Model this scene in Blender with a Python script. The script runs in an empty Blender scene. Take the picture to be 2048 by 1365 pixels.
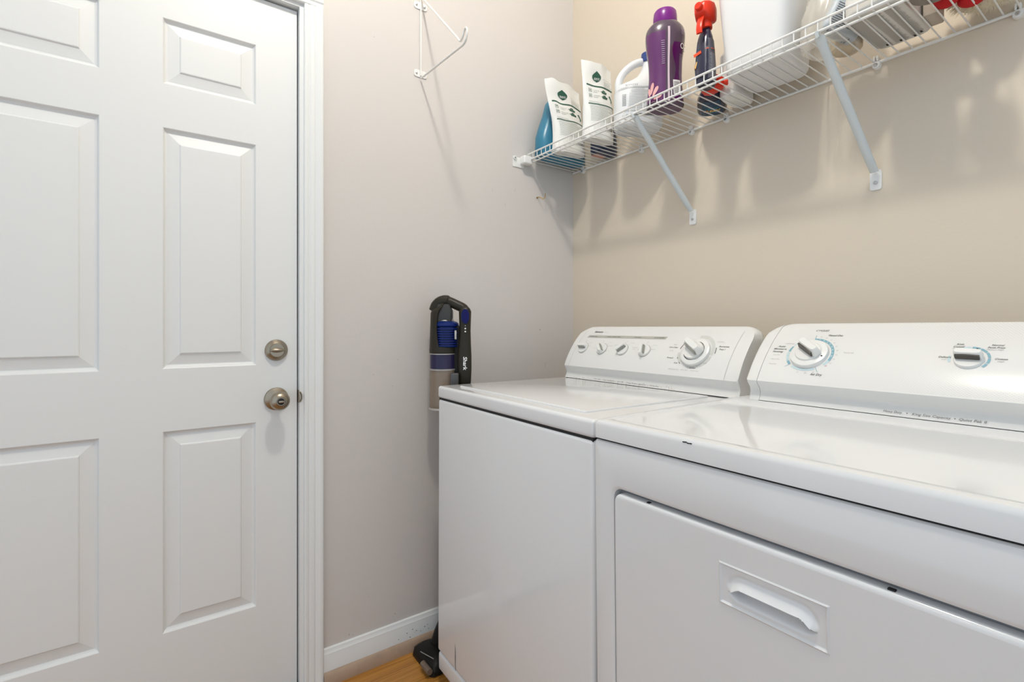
import bpy, bmesh, math, random
from mathutils import Matrix, Vector, Euler
random.seed(7)
S = bpy.context.scene
COL = S.collection

# ------------------------------------------------------------------ camera, world, lights, exposure
TH = math.radians(54.26586)
CAM = Vector((1.57807, -1.45923, 1.10))
FW = Vector((-math.sin(TH), math.cos(TH), 0)); RT = Vector((math.cos(TH), math.sin(TH), 0))
cd = bpy.data.cameras.new('camera'); cam = bpy.data.objects.new('camera', cd); COL.objects.link(cam)
cam.location = CAM; cam.rotation_euler = (math.pi/2, 0, TH)
cd.sensor_width = 36; cd.lens = 36*990/2048; cd.shift_y = -30.5/2048; cd.clip_start = .02
S.camera = cam
S.view_settings.view_transform = 'Standard'; S.view_settings.look = 'None'
S.view_settings.gamma = 1; S.view_settings.use_curve_mapping = False
S.view_settings.exposure = 0.18
W = bpy.data.worlds.new('world'); S.world = W; W.use_nodes = True
W.node_tree.nodes['Background'].inputs[0].default_value = (.785, .905, 1.02, 1)
W.node_tree.nodes['Background'].inputs[1].default_value = 0.86
LAMP = Vector((1.05, -1.12, 2.95))
ld = bpy.data.lights.new('bulb_light', 'POINT'); ld.energy = 45; ld.color = (1, .94, .85); ld.shadow_soft_size = .06
lamp_light = bpy.data.objects.new('bulb_light', ld); COL.objects.link(lamp_light)
lamp_light.location = LAMP

# ------------------------------------------------------------------ materials
def mat(name, col, rough=.5, metal=0, coat=0, spec=.5, trans=0, ior=1.45, alpha=1, bump=0, bscale=200, vary=0, vscale=3):
    m = bpy.data.materials.new(name); m.use_nodes = True
    nt = m.node_tree; b = nt.nodes['Principled BSDF']
    b.inputs['Base Color'].default_value = (*col, 1); b.inputs['Roughness'].default_value = rough
    b.inputs['Metallic'].default_value = metal; b.inputs['Coat Weight'].default_value = coat
    b.inputs['Specular IOR Level'].default_value = spec; b.inputs['Transmission Weight'].default_value = trans
    b.inputs['IOR'].default_value = ior; b.inputs['Alpha'].default_value = alpha
    tc = nt.nodes.new('ShaderNodeTexCoord')
    if bump:
        n = nt.nodes.new('ShaderNodeTexNoise'); n.inputs['Scale'].default_value = bscale
        nt.links.new(tc.outputs['Object'], n.inputs['Vector'])
        bp = nt.nodes.new('ShaderNodeBump'); bp.inputs['Strength'].default_value = bump; bp.inputs['Distance'].default_value = .002
        nt.links.new(n.outputs['Fac'], bp.inputs['Height']); nt.links.new(bp.outputs['Normal'], b.inputs['Normal'])
    if vary:
        n = nt.nodes.new('ShaderNodeTexNoise'); n.inputs['Scale'].default_value = vscale
        nt.links.new(tc.outputs['Object'], n.inputs['Vector'])
        mx = nt.nodes.new('ShaderNodeMix'); mx.data_type = 'RGBA'
        mx.inputs['A'].default_value = (*col, 1); mx.inputs['B'].default_value = (*[c*(1-vary) for c in col], 1)
        nt.links.new(n.outputs['Fac'], mx.inputs['Factor']); nt.links.new(mx.outputs['Result'], b.inputs['Base Color'])
    return m

def wood(name, c1, c2, along='Y', rough=.35, plank=.083):
    m = bpy.data.materials.new(name); m.use_nodes = True; nt = m.node_tree; b = nt.nodes['Principled BSDF']
    N = nt.nodes.new; L = nt.links.new
    tc = N('ShaderNodeTexCoord'); mp = N('ShaderNodeMapping')
    sc = {'X': (3, 60, 60), 'Y': (60, 3, 60)}[along]; mp.inputs['Scale'].default_value = sc
    L(tc.outputs['Object'], mp.inputs['Vector'])
    n = N('ShaderNodeTexNoise'); n.inputs['Scale'].default_value = 1.6; n.inputs['Detail'].default_value = 6; n.inputs['Distortion'].default_value = .6
    L(mp.outputs['Vector'], n.inputs['Vector'])
    r = N('ShaderNodeValToRGB'); r.color_ramp.elements[0].color = (*c1, 1); r.color_ramp.elements[1].color = (*c2, 1)
    r.color_ramp.elements[0].position = .3; r.color_ramp.elements[1].position = .7
    L(n.outputs['Fac'], r.inputs['Fac'])
    # plank joints
    sx = N('ShaderNodeSeparateXYZ'); L(tc.outputs['Object'], sx.inputs['Vector'])
    dv = N('ShaderNodeMath'); dv.operation = 'DIVIDE'; L(sx.outputs['X' if along == 'Y' else 'Y'], dv.inputs[0]); dv.inputs[1].default_value = plank
    fr = N('ShaderNodeMath'); fr.operation = 'FRACT'; L(dv.outputs[0], fr.inputs[0])
    lt = N('ShaderNodeMath'); lt.operation = 'LESS_THAN'; L(fr.outputs[0], lt.inputs[0]); lt.inputs[1].default_value = .018
    mx = N('ShaderNodeMix'); mx.data_type = 'RGBA'; L(lt.outputs[0], mx.inputs['Factor']); L(r.outputs['Color'], mx.inputs['A'])
    mx.inputs['B'].default_value = (c1[0]*.45, c1[1]*.4, c1[2]*.4, 1)
    L(mx.outputs['Result'], b.inputs['Base Color']); b.inputs['Roughness'].default_value = rough
    return m

WALL_L = (.640, .605, .578); WALL_R = (.672, .588, .480)  # back wall's warmer base colour has the warm light painted in
def wallmat(name, col, scuff):
    m = mat(name, col, .42, spec=.35, bump=.12, bscale=120)
    nt = m.node_tree; N = nt.nodes.new; L = nt.links.new; b = nt.nodes['Principled BSDF']
    tc = N('ShaderNodeTexCoord')
    v = N('ShaderNodeTexVoronoi'); v.inputs['Scale'].default_value = 17; v.inputs['Randomness'].default_value = 1
    L(tc.outputs['Object'], v.inputs['Vector'])
    n = N('ShaderNodeTexNoise'); n.inputs['Scale'].default_value = 4; L(tc.outputs['Object'], n.inputs['Vector'])
    lt = N('ShaderNodeMath'); lt.operation = 'LESS_THAN'; L(v.outputs['Distance'], lt.inputs[0])
    th = N('ShaderNodeMapRange'); L(n.outputs['Fac'], th.inputs['Value']); th.inputs['From Min'].default_value = .52; th.inputs['From Max'].default_value = .75
    th.inputs['To Min'].default_value = 0; th.inputs['To Max'].default_value = .05
    L(th.outputs[0], lt.inputs[1])
    ml = N('ShaderNodeMath'); ml.operation = 'MULTIPLY'; L(lt.outputs[0], ml.inputs[0]); ml.inputs[1].default_value = scuff
    mx = N('ShaderNodeMix'); mx.data_type = 'RGBA'; L(ml.outputs[0], mx.inputs['Factor'])
    mx.inputs['A'].default_value = (*col, 1); mx.inputs['B'].default_value = (.25, .22, .2, 1)
    L(mx.outputs['Result'], b.inputs['Base Color'])
    return m

def dotted(name, col, dot):
    # enamel panel with printed fade of small dots, from the object's own coordinates
    m = mat(name, col, .055); nt = m.node_tree; N = nt.nodes.new; L = nt.links.new; b = nt.nodes['Principled BSDF']
    tc = N('ShaderNodeTexCoord'); sx = N('ShaderNodeSeparateXYZ'); L(tc.outputs['Object'], sx.inputs['Vector'])
    def M(op, a, bb, c=None):
        k = N('ShaderNodeMath'); k.operation = op
        for i, q in enumerate((a, bb) if c is None else (a, bb, c)):
            if isinstance(q, (int, float)): k.inputs[i].default_value = q
            elif q is not None: L(q, k.inputs[i])
        return k.outputs[0]
    X, Z = sx.outputs['X'], sx.outputs['Z']
    P = .0052
    s1 = M('SINE', M('MULTIPLY', X, 2*math.pi/P), None); s2 = M('SINE', M('MULTIPLY', Z, 2*math.pi/(P*.72)), None)
    d = M('GREATER_THAN', M('MULTIPLY', s1, s2), .32)
    fx = N('ShaderNodeMapRange'); L(X, fx.inputs['Value']); fx.inputs['From Min'].default_value = .2; fx.inputs['From Max'].default_value = .42
    fz = M('ABSOLUTE', M('SUBTRACT', Z, 1.038), None)
    fy = N('ShaderNodeMapRange'); L(fz, fy.inputs['Value']); fy.inputs['From Min'].default_value = .016; fy.inputs['From Max'].default_value = .04
    up = M('GREATER_THAN', Z, .972)
    mask = M('MULTIPLY', M('MULTIPLY', M('MULTIPLY', d, fx.outputs[0]), fy.outputs[0]), up)
    mx = N('ShaderNodeMix'); mx.data_type = 'RGBA'; L(mask, mx.inputs['Factor'])
    mx.inputs['A'].default_value = (*col, 1); mx.inputs['B'].default_value = (*dot, 1)
    L(mx.outputs['Result'], b.inputs['Base Color'])
    return m

M_wl = wallmat('wall_paint_greige', WALL_L, .5)
M_wr = wallmat('wall_paint_warm_lit', WALL_R, .0)
M_ceil = mat('ceiling_paint', (.80, .80, .78), .9)
M_floor = wood('oak_floor', (.33, .135, .022), (.50, .235, .05))
M_shoe = mat('shoe_moulding_wood', (.44, .31, .22), .5, vary=.25, vscale=30)
M_trim = mat('trim_gloss_white', (.78, .79, .78), .3)
M_door = mat('door_paint', (.755, .76, .75), .36, bump=.05, bscale=60)
M_dark = mat('dark_gap', (.02, .02, .02), .8)
M_nickel = mat('brushed_nickel', (.42, .36, .28), .32, metal=1, vary=.25, vscale=60)
M_brass = mat('old_brass', (.45, .30, .12), .35, metal=1)
M_steel = mat('screw_steel', (.5, .5, .5), .35, metal=1)
M_bronze = mat('threshold_bronze', (.10, .07, .05), .4, metal=.7)
M_enam = mat('appliance_enamel', (.75, .755, .76), .09, coat=.3)
M_enam2 = mat('console_plastic', (.77, .765, .745), .12, coat=.1)
M_dots = dotted('dryer_console_plastic', (.77, .765, .745), (.69, .69, .675))
M_knob = mat('knob_plastic', (.80, .795, .77), .22)
M_grip = mat('grip_grey', (.30, .30, .26), .35)
M_gripd = mat('grip_dark', (.07, .062, .05), .4)
M_ink = mat('printed_ink_grey', (.14, .14, .135), .5)
M_inkl = mat('printed_ink_light', (.40, .40, .385), .5)
M_bar = mat('printed_bar_grey', (.46, .45, .40), .45)
M_teal1 = mat('printed_teal', (.22, .42, .50), .5)
M_teal2 = mat('printed_pale_teal', (.52, .66, .70), .5)
M_red = mat('printed_red', (.55, .12, .10), .5)
M_wire = mat('white_vinyl_wire', (.78, .775, .75), .3)
M_pole = mat('support_pole_white', (.64, .68, .68), .32)
M_clip = mat('clip_plastic', (.80, .80, .78), .35)

# ------------------------------------------------------------------ mesh helpers
class MB:
    def __init__(s): s.v = []; s.f = []; s.m = []
    def _add(s, vs, fs, mi=0):
        o = len(s.v); s.v += [tuple(p) for p in vs]; s.f += [tuple(i+o for i in f) for f in fs]; s.m += [mi]*len(fs); return s
    def xf(s, mtx, start=0):
        for i in range(start, len(s.v)): s.v[i] = tuple(mtx @ Vector(s.v[i]))
        return s
    def bm(s, b, mi=0, mtx=None):
        b.verts.ensure_lookup_table(); b.verts.index_update()
        vs = [(mtx @ v.co) if mtx else v.co for v in b.verts]
        s._add(vs, [[v.index for v in f.verts] for f in b.faces], mi); b.free(); return s
    def box(s, x0, x1, y0, y1, z0, z1, bev=0, seg=3, mi=0, mtx=None):
        b = bmesh.new(); bmesh.ops.create_cube(b, size=1)
        for v in b.verts: v.co = Vector(((x0+x1)/2+v.co.x*(x1-x0), (y0+y1)/2+v.co.y*(y1-y0), (z0+z1)/2+v.co.z*(z1-z0)))
        if bev: bmesh.ops.bevel(b, geom=b.edges[:], offset=bev, segments=seg, profile=.5, affect='EDGES')
        return s.bm(b, mi, mtx)
    def tube(s, pts, r, n=8, mi=0, cap=True):
        pts = [Vector(p) for p in pts]; R = r if isinstance(r, (list, tuple)) else [r]*len(pts)
        rings = []; nrm = None
        for i, p in enumerate(pts):
            t = (pts[min(i+1, len(pts)-1)] - pts[max(i-1, 0)]).normalized()
            if nrm is None: nrm = t.orthogonal().normalized()
            nrm = (nrm - t*nrm.dot(t)).normalized(); bn = t.cross(nrm)
            rings.append([p + (nrm*math.cos(2*math.pi*k/n)+bn*math.sin(2*math.pi*k/n))*R[i] for k in range(n)])
        return s.loft(rings, cap, mi)
    def loft(s, rings, cap=True, mi=0):
        n = len(rings[0]); vs = [p for r in rings for p in r]; fs = []
        for i in range(len(rings)-1):
            for k in range(n):
                a = i*n+k; b = i*n+(k+1) % n; fs.append((a, b, b+n, a+n))
        if cap: fs.append(tuple(range(n))[::-1]); fs.append(tuple((len(rings)-1)*n+k for k in range(n)))
        return s._add(vs, fs, mi)
    def lathe(s, prof, n=32, mtx=None, mi=0, cap=True):
        rings = [[Vector((r*math.cos(2*math.pi*k/n), r*math.sin(2*math.pi*k/n), z)) for k in range(n)] for r, z in prof]
        if mtx: rings = [[mtx @ p for p in r] for r in rings]
        return s.loft(rings, cap, mi)
    def prism(s, poly, fn, d0, d1, mi=0):
        n = len(poly); vs = [fn(a, b, d0) for a, b in poly] + [fn(a, b, d1) for a, b in poly]
        fs = [(k, (k+1) % n, n+(k+1) % n, n+k) for k in range(n)] + [tuple(range(n))[::-1], tuple(range(n, 2*n))]
        return s._add(vs, fs, mi)
    def grid(s, fn, nu, nv, mi=0):
        vs = [fn(i/nu, j/nv) for j in range(nv+1) for i in range(nu+1)]
        fs = [(j*(nu+1)+i, j*(nu+1)+i+1, (j+1)*(nu+1)+i+1, (j+1)*(nu+1)+i) for j in range(nv) for i in range(nu)]
        return s._add(vs, fs, mi)
    def text(s, body, fn, u, v, width=None, height=.005, shear=.25, align='LEFT', mi=0, bold=0, rot=0):
        # lettering laid on a surface by fn(u, v, off)
        c = bpy.data.curves.new('t', 'FONT'); c.body = body; c.size = 1; c.shear = shear; c.resolution_u = 2; c.offset = bold
        o = bpy.data.objects.new('t', c); COL.objects.link(o)
        dg = bpy.context.evaluated_depsgraph_get(); dg.update()
        me = bpy.data.meshes.new_from_object(o.evaluated_get(dg))
        xs = [q.co.x for q in me.vertices]; x0, x1 = min(xs), max(xs)
        sy = height/.7; sx = (width/(x1-x0)) if width else sy
        ca, sa = math.cos(rot), math.sin(rot)
        off = {'LEFT': 0, 'CENTER': -(x1-x0)*sx/2, 'RIGHT': -(x1-x0)*sx}[align]
        vs = []
        for q in me.vertices:
            a = (q.co.x-x0)*sx+off; b = q.co.y*sy
            vs.append(fn(u+a*ca-b*sa, v+a*sa+b*ca, .0007))
        s._add(vs, [tuple(p.vertices) for p in me.polygons], mi)
        bpy.data.objects.remove(o); bpy.data.curves.remove(c); bpy.data.meshes.remove(me); return s
    def quad(s, fn, u0, u1, v0, v1, off=.0005, mi=0, skew=0):
        return s._add([fn(u0, v0, off), fn(u1, v0, off), fn(u1+skew, v1, off), fn(u0+skew, v1, off)], [(0, 1, 2, 3)], mi)
    def arc(s, fn, cu, cv, r0, r1, a0, a1, off=.0005, mi=0, n=20):
        vs = []; fs = []
        for i in range(n+1):
            a = math.radians(a0+(a1-a0)*i/n)
            vs += [fn(cu+r0*math.cos(a), cv+r0*math.sin(a), off), fn(cu+r1*math.cos(a), cv+r1*math.sin(a), off)]
            if i: fs.append((2*i-2, 2*i-1, 2*i+1, 2*i))
        return s._add(vs, fs, mi)

def build(name, mb, mats, parent=None, ang=35, flat=False):
    me = bpy.data.meshes.new(name); me.from_pydata(mb.v, [], mb.f)
    if not isinstance(mats, (list, tuple)): mats = [mats]
    for m in mats: me.materials.append(m)
    for p, i in zip(me.polygons, mb.m): p.material_index = i
    b = bmesh.new(); b.from_mesh(me)
    if not flat: bmesh.ops.recalc_face_normals(b, faces=b.faces)
    for f in b.faces: f.smooth = True
    for e in b.edges:
        e.smooth = not (len(e.link_faces) == 2 and e.calc_face_angle(0) > math.radians(ang))
    b.to_mesh(me); b.free()
    o = bpy.data.objects.new(name, me); COL.objects.link(o)
    if parent: o.parent = parent
    return o
def empty(name, loc=(0, 0, 0), rz=0, label=None, cat=None, group=None):
    o = bpy.data.objects.new(name, None); COL.objects.link(o); o.location = loc; o.rotation_euler = (0, 0, rz); o.empty_display_size = .05
    if label: tag(o, label, cat, group)
    return o
def tag(o, label, cat, group=None):
    o['label'] = label; o['category'] = cat
    if group: o['group'] = group
    return o
def struct(o): o['kind'] = 'structure'; return o
def T(x, y, z): return Matrix.Translation((x, y, z))
def RX(a): return Matrix.Rotation(a, 4, 'X')
def RY(a): return Matrix.Rotation(a, 4, 'Y')
def RZ(a): return Matrix.Rotation(a, 4, 'Z')
def rrect(x0, x1, y0, y1, r, n=6):
    P = []
    for cx, cy, a0 in ((x1-r, y0+r, -90), (x1-r, y1-r, 0), (x0+r, y1-r, 90), (x0+r, y0+r, 180)):
        for i in range(n+1):
            a = math.radians(a0+90*i/n); P.append((cx+r*math.cos(a), cy+r*math.sin(a)))
    return P
def superell(a, b, p=2.0, n=32):
    P = []
    for k in range(n):
        t = 2*math.pi*k/n; c, s_ = math.cos(t), math.sin(t)
        P.append((a*math.copysign(abs(c)**(2/p), c), b*math.copysign(abs(s_)**(2/p), s_)))
    return P
def smooth(t): t = max(0, min(1, t)); return t*t*(3-2*t)

# ------------------------------------------------------------------ room shell
CH = 3.05
mb = MB().box(-.12, 3.1, -3.1, .12, -.08, 0); struct(build('floor', mb, M_floor))
mb = MB().box(-.12, 3.1, -3.1, .12, CH, CH+.08); struct(build('ceiling', mb, M_ceil))
DY0, DY1, DZ = -1.925, -1.108, 2.062        # door opening
mb = MB(); mb.box(-.12, 0, DY1+.012, 0, 0, CH); mb.box(-.12, 0, -3.1, DY0-.012, 0, CH); mb.box(-.12, 0, DY0-.012, DY1+.012, DZ+.012, CH)
struct(build('wall_left', mb, M_wl))
mb = MB().box(-.12, 3.1, 0, .12, 0, CH); struct(build('wall_back', mb, M_wr))

# door with six raised panels, one continuous moulded skin
XD = -.020
def door_mesh():
    b = MB()
    ys = [-1.905, -1.795, -1.573, -1.445, -1.223, -1.1125]; zs = [.018, .286, .820, .986, 1.625, 1.741, 1.915, 2.052]
    for i in range(5):
        for j in range(7):
            y0, y1, z0, z1 = ys[i], ys[i+1], zs[j], zs[j+1]
            if i in (1, 3) and j in (1, 3, 5):
                rect = lambda d, x: [(x, y0+d, z0+d), (x, y1-d, z0+d), (x, y1-d, z1-d), (x, y0+d, z1-d)]
                R = [rect(0, XD), rect(.0015, XD-.001), rect(.005, XD-.0075), rect(.009, XD-.0095), rect(.0115, XD-.0095), rect(.0125, XD-.0090), rect(.0375, XD-.0036), rect(.0395, XD-.0010), rect(.0415, XD-.0002)]
                for a in range(len(R)-1):
                    for k in range(4):
                        b._add([R[a][k], R[a][(k+1) % 4], R[a+1][(k+1) % 4], R[a+1][k]], [(0, 1, 2, 3)])
                b._add(R[-1], [(0, 1, 2, 3)])
            else:
                b._add([(XD, y0, z0), (XD, y1, z0), (XD, y1, z1), (XD, y0, z1)], [(0, 1, 2, 3)])
    y0, y1, z0, z1 = ys[0], ys[-1], zs[0], zs[-1]
    X2 = XD-.04
    for q in ([(XD, y0, z0), (X2, y0, z0), (X2, y1, z0), (XD, y1, z0)], [(XD, y0, z1), (XD, y1, z1), (X2, y1, z1), (X2, y0, z1)],
              [(XD, y0, z0), (XD, y0, z1), (X2, y0, z1), (X2, y0, z0)], [(XD, y1, z0), (X2, y1, z0), (X2, y1, z1), (XD, y1, z1)],
              [(X2, y0, z0), (X2, y0, z1), (X2, y1, z1), (X2, y1, z0)]):
        b._add(q, [(0, 1, 2, 3)])
    return b
bd = door_mesh()
o = build('door_1', bd, M_door, ang=12)
bb = bmesh.new(); bb.from_mesh(o.data); bmesh.ops.remove_doubles(bb, verts=bb.verts, dist=1e-5); bmesh.ops.recalc_face_normals(bb, faces=bb.faces)
for e in bb.edges: e.smooth = not (len(e.link_faces) == 2 and e.calc_face_angle(0) > math.radians(12))
bb.to_mesh(o.data); bb.free()
door = struct(o)
# jamb, dark stop strips with light-blocking back sheet, casing
mb = MB()
mb.box(-.12, .0006, DY1-.001, DY1+.0118, 0, DZ+.0118); mb.box(-.12, .0006, DY0-.0118, DY0+.001, 0, DZ+.0118)
mb.box(-.12, .0004, DY0+.001, DY1-.001, DZ-.004, DZ+.0118)
struct(build('trim_1', mb, M_trim))
mb = MB()
mb.box(-.118, -.062, DY1-.03, DY1, 0, DZ-.004); mb.box(-.118, -.062, DY0, DY0+.03, 0, DZ-.004); mb.box(-.118, -.062, DY0, DY1, DZ-.03, DZ-.004)
mb.box(-.1195, -.10, DY0, DY1, 0, DZ)  # unseen dark sheet behind the door, added to keep outside light from leaking in
struct(build('trim_light_stop', mb, M_dark))
CAS = [(0, 0), (0, .010), (.003, .0125), (.009, .0125), (.0115, .0105), (.014, .0105), (.018, .0135), (.027, .0145), (.030, .0125), (.033, .0145), (.040, .0165), (.044, .0185), (.051, .0185), (.0545, .0155), (.0545, 0)]
mb = MB().prism(CAS, lambda a, b, d: (b, -1.0975+a, d), 0, DZ+.006)
mb.prism(CAS, lambda a, b, d: (b, DY0-.0105-a, d), 0, DZ+.006)
struct(build('trim_3', mb, M_trim, ang=25))
mb = MB().prism(CAS, lambda a, b, d: (b, d, DZ+.006+a), DY0-.065, -1.043)
struct(build('trim_4', mb, M_trim, ang=25))
# threshold
mb = MB().box(-.11, .012, DY0, DY1, 0, .012, .003); mb.box(-.07, -.02, DY0+.002, DY1-.002, .010, .020, .003)
struct(build('trim_5', mb, M_bronze))
# strike plate in the jamb
mb = MB().prism(rrect(-.026, .0016, .868, .906, .008, 4), lambda a, b, d: (a, d, b), DY1-.0022, DY1+.0005)
mb.tube([(.0012, DY1, .872), (.0035, DY1+.004, .880), (.0035, DY1+.004, .894), (.0012, DY1, .902)], .002, 6)
build('strike_plate', mb, M_nickel, bpy.data.objects['trim_1'])
# deadbolt + knob are parts of the door
mx = T(XD, -1.170, 1.028) @ RY(math.pi/2)
db = build('deadbolt', MB().lathe([(0, 0), (.031, 0), (.0315, .004), (.030, .008), (.022, .014), (.0205, .0155), (.0195, .0145), (0, .0145)], 48, mx), M_nickel, door)
mb = MB(); rings = []
for i in range(13):
    t = -1+2*i/12; hw = .0022+.0046*(1-t*t); hh = .009*(1-t*t)**.5+.001
    rings.append([mx @ Vector((q[0]*1.0, t*.020, .0145+max(0, q[1]))) for q in [(hw*math.cos(math.pi*k/8), hh*math.sin(math.pi*k/8)) for k in range(9)] + [(-hw, -.0), (hw, -.0)]])
mb.loft(rings); build('thumb_turn', mb, M_nickel, db)
mx = T(XD, -1.170, .884) @ RY(math.pi/2)
kn = build('door_knob', MB().lathe([(0, 0), (.033, 0), (.0335, .003), (.032, .007), (.024, .011), (.016, .013), (.0125, .016), (.0115, .028), (.0135, .036), (.0205, .041), (.0255, .048), (.0268, .056), (.0250, .064), (.0195, .071), (.0125, .0735), (.0115, .0722), (0, .0722)], 48, mx), M_nickel, door)
build('lock_button', MB().lathe([(0, .0705), (.0092, .0705), (.0095, .0735), (.0085, .0745), (0, .0745)], 24, mx), M_dark, kn)
build('turn_piece', MB().box(-.0032, .0032, -.0075, .0075, .073, .0785, .0015, 2, 0, mx), M_nickel, kn)
build('release_hole', MB().lathe([(0, .0072), (.003, .0090), (.003, .0093), (0, .0093)], 12, mx @ T(.002, -.0225, 0)), M_dark, kn)

# baseboard and shoe
BB = [(0, .018), (.0125, .018), (.0125, .078), (.0105, .084), (.0105, .088), (.007, .094), (.006, .101), (.003, .104), (0, .104)]
mb = MB().prism(BB, lambda a, b, d: (a, d, b), -1.0432, 0); struct(build('baseboard_left', mb, M_trim, ang=25))
SH = [(0, 0)]+[(.0125+.0165*math.cos(a*math.pi/16), .036*math.sin(a*math.pi/16)) for a in range(9)]+[(0, .036)]
mb = MB().prism(SH, lambda a, b, d: (a, d, b), -1.043, 0); struct(build('trim_6', mb, M_shoe, ang=50))
mb = MB().prism(BB, lambda a, b, d: (d, -a, b), 0.0125, 3.1); struct(build('baseboard_back', mb, M_trim, ang=25))

# scuffs and splashes
M_scf = mat('scuff_mark', (.40, .36, .33), .7); M_spl = mat('splash_mark', (.10, .07, .05), .7)
mb = MB(); random.seed(4)
def blot(mb, x, y, z, a, b, rot=0):
    mb._add([(x, y+a*math.cos(t)*math.cos(rot)-b*math.sin(t)*math.sin(rot), z+a*math.cos(t)*math.sin(rot)+b*math.sin(t)*math.cos(rot)) for t in [k*math.pi/4+.3*random.random() for k in range(8)]], [tuple(range(8))])
for y, z, a, b, r in ((-.808, .133, .0018, .0024, 0), (-.808, .111, .0012, .0012, 0), (-.961, .119, .0012, .004, .2), (-.949, .114, .002, .0012, 0), (-.882, .94, .0035, .0008, .5), (-.816, .898, .0016, .0014, 0), (-.799, .986, .0006, .004, 0),
                      (-.416, 1.619, .0006, .008, .1), (-.357, 1.57, .0006, .009, .2), (-.309, 1.636, .0007, .008, -.3), (-.183, 1.084, .003, .003, 0), (-.156, .939, .0008, .014, 0), (-.234, 1.81, .002, .0016, 0), (-.86, .30, .0008, .0012, 0), (-.90, .22, .002, .0008, .3), (-.70, .36, .0008, .0008, 0)):
    blot(mb, .0006, y, z, a, b, r)
build('scuffs', mb, M_scf, bpy.data.objects['wall_left'], flat=True)['kind'] = 'stuff'
mb = MB()
for y, z in ((-.743, .054), (-.736, .057), (-.705, .060), (-.694, .063), (-.759, .043), (-.72, .05), (-.69, .048), (-.77, .060), (-.80, .05), (-.75, .066)): blot(mb, .0131, y, z, random.uniform(.0008, .0022), random.uniform(.0008, .0018))
build('splashes', mb, M_spl, bpy.data.objects['baseboard_left'], flat=True)['kind'] = 'stuff'

# ceiling lamp (above the frame)
fx = empty('ceiling_light', (LAMP.x, LAMP.y, CH), 0, 'small white ceiling lamp holder with bare bulb above the washer', 'ceiling light')
build('canopy', MB().lathe([(0, 0), (.06, 0), (.058, -.02), (.03, -.035), (.022, -.055), (0, -.055)], 32), M_trim, fx)
lamp_light.parent = fx; lamp_light.location = (0, 0, LAMP.z-CH)

# ------------------------------------------------------------------ wire shelf on the back wall
SZ, SY = 1.757, -.255
shelf = empty('wire_shelf', (0, 0, SZ), 0, 'long white wire shelf with front lip holding laundry products on the back wall', 'shelf')
XE = 1.78
rod = lambda y, z, r, nm, x0=.012: build(nm, MB().tube([(x0, y, z), (XE, y, z)], r, 10), M_wire, shelf)
rod(-.006, -.004, .0034, 'back_rod', .006)
rod(SY, .0255, .0031, 'front_rod'); rod(SY-.001, .0015, .0031, 'front_rod'); rod(SY+.012, -.0055, .0028, 'front_rod', .03)
mb = MB(); x = .020
while x < XE:
    mb.tube([(x, -.004, 0), (x, SY+.004, 0), (x, SY+.0005, .0035), (x, SY, .008), (x, SY, .0265)], .00165, 6)
    x += .0258
build('deck_wires', mb, M_wire, shelf)['label'] = 'row of thin cross wires bent up at the front'
mb = MB().box(0, .004, -.322, -.268, -.030, .010, .0018, 2)
mb.box(.002, .034, -.288, -.246, -.018, .014, .005, 3); mb.lathe([(0, 0), (.009, 0), (.008, .006), (0, .007)], 16, T(.003, -.314, .004) @ RY(math.pi/2))
eb = build('end_bracket', mb, M_clip, shelf)
build('screw', MB().lathe([(0, .0065), (.0035, .0065), (.003, .0085), (0, .009)], 12, T(.003, -.314, .004) @ RY(math.pi/2)), M_steel, eb)
for cx in (.068, .375, .585, .71, 1.109, 1.358, 1.66):
    mb = MB().lathe([(0, -.001), (.009, -.001), (.0095, .006), (.008, .012), (0, .0125)], 16, T(cx, 0, -.010) @ RX(math.pi/2))
    mb.box(cx-.005, cx-.0015, -.014, 0, -.002, .011, .001, 2); mb.box(cx+.0015, cx+.005, -.014, 0, -.002, .011, .001, 2)
    c = build('wall_clip', mb, M_clip, shelf)
    build('screw', MB().lathe([(0, .012), (.0042, .012), (.0042, .0138), (.003, .0145), (0, .0142)], 12, T(cx, 0, -.010) @ RX(math.pi/2)), M_steel, c)
for px, wx, lb in ((.552, .588, 0), (1.078, 1.106, 1)):
    a = Vector((px, SY+.006, -.006)); b = Vector((wx, -.012, 1.482-SZ))
    mb = MB(); rings = []
    d = (b-a).normalized(); sd = Vector((1, 0, 0)); up = d.cross(sd).normalized(); sd = up.cross(d).normalized()
    for i in range(13):
        t = i/12; w = .0098; h = .0085
        if t < .07: h = .004; w = .011
        if t > .95: h = .004; w = .0095
        p = a+(b-a)*t
        rings.append([p + sd*w*math.cos(2*math.pi*k/14) + up*h*math.sin(2*math.pi*k/14) for k in range(14)])
    mb.loft(rings)
    mb.tube([a+Vector((0, -.006, .0075)), a+Vector((0, -.013, .004)), a+Vector((0, -.010, -.004)), a], .004, 8)
    sp = build('support_brace', mb, M_pole, shelf)
    zc = 1.4625-SZ
    f = build('foot_plate', MB().prism(rrect(wx-.0125, wx+.0125, zc-.024, zc+.026, .006, 4), lambda p, q, d: (p, d, q), -.0035, -.0002), M_clip, sp)
    build('screw', MB().lathe([(0, 0), (.0042, .001), (.0042, .003), (.002, .004), (0, .004)], 12, T(wx, -.0035, zc-.006) @ RX(math.pi/2)), M_steel, sp)

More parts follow.
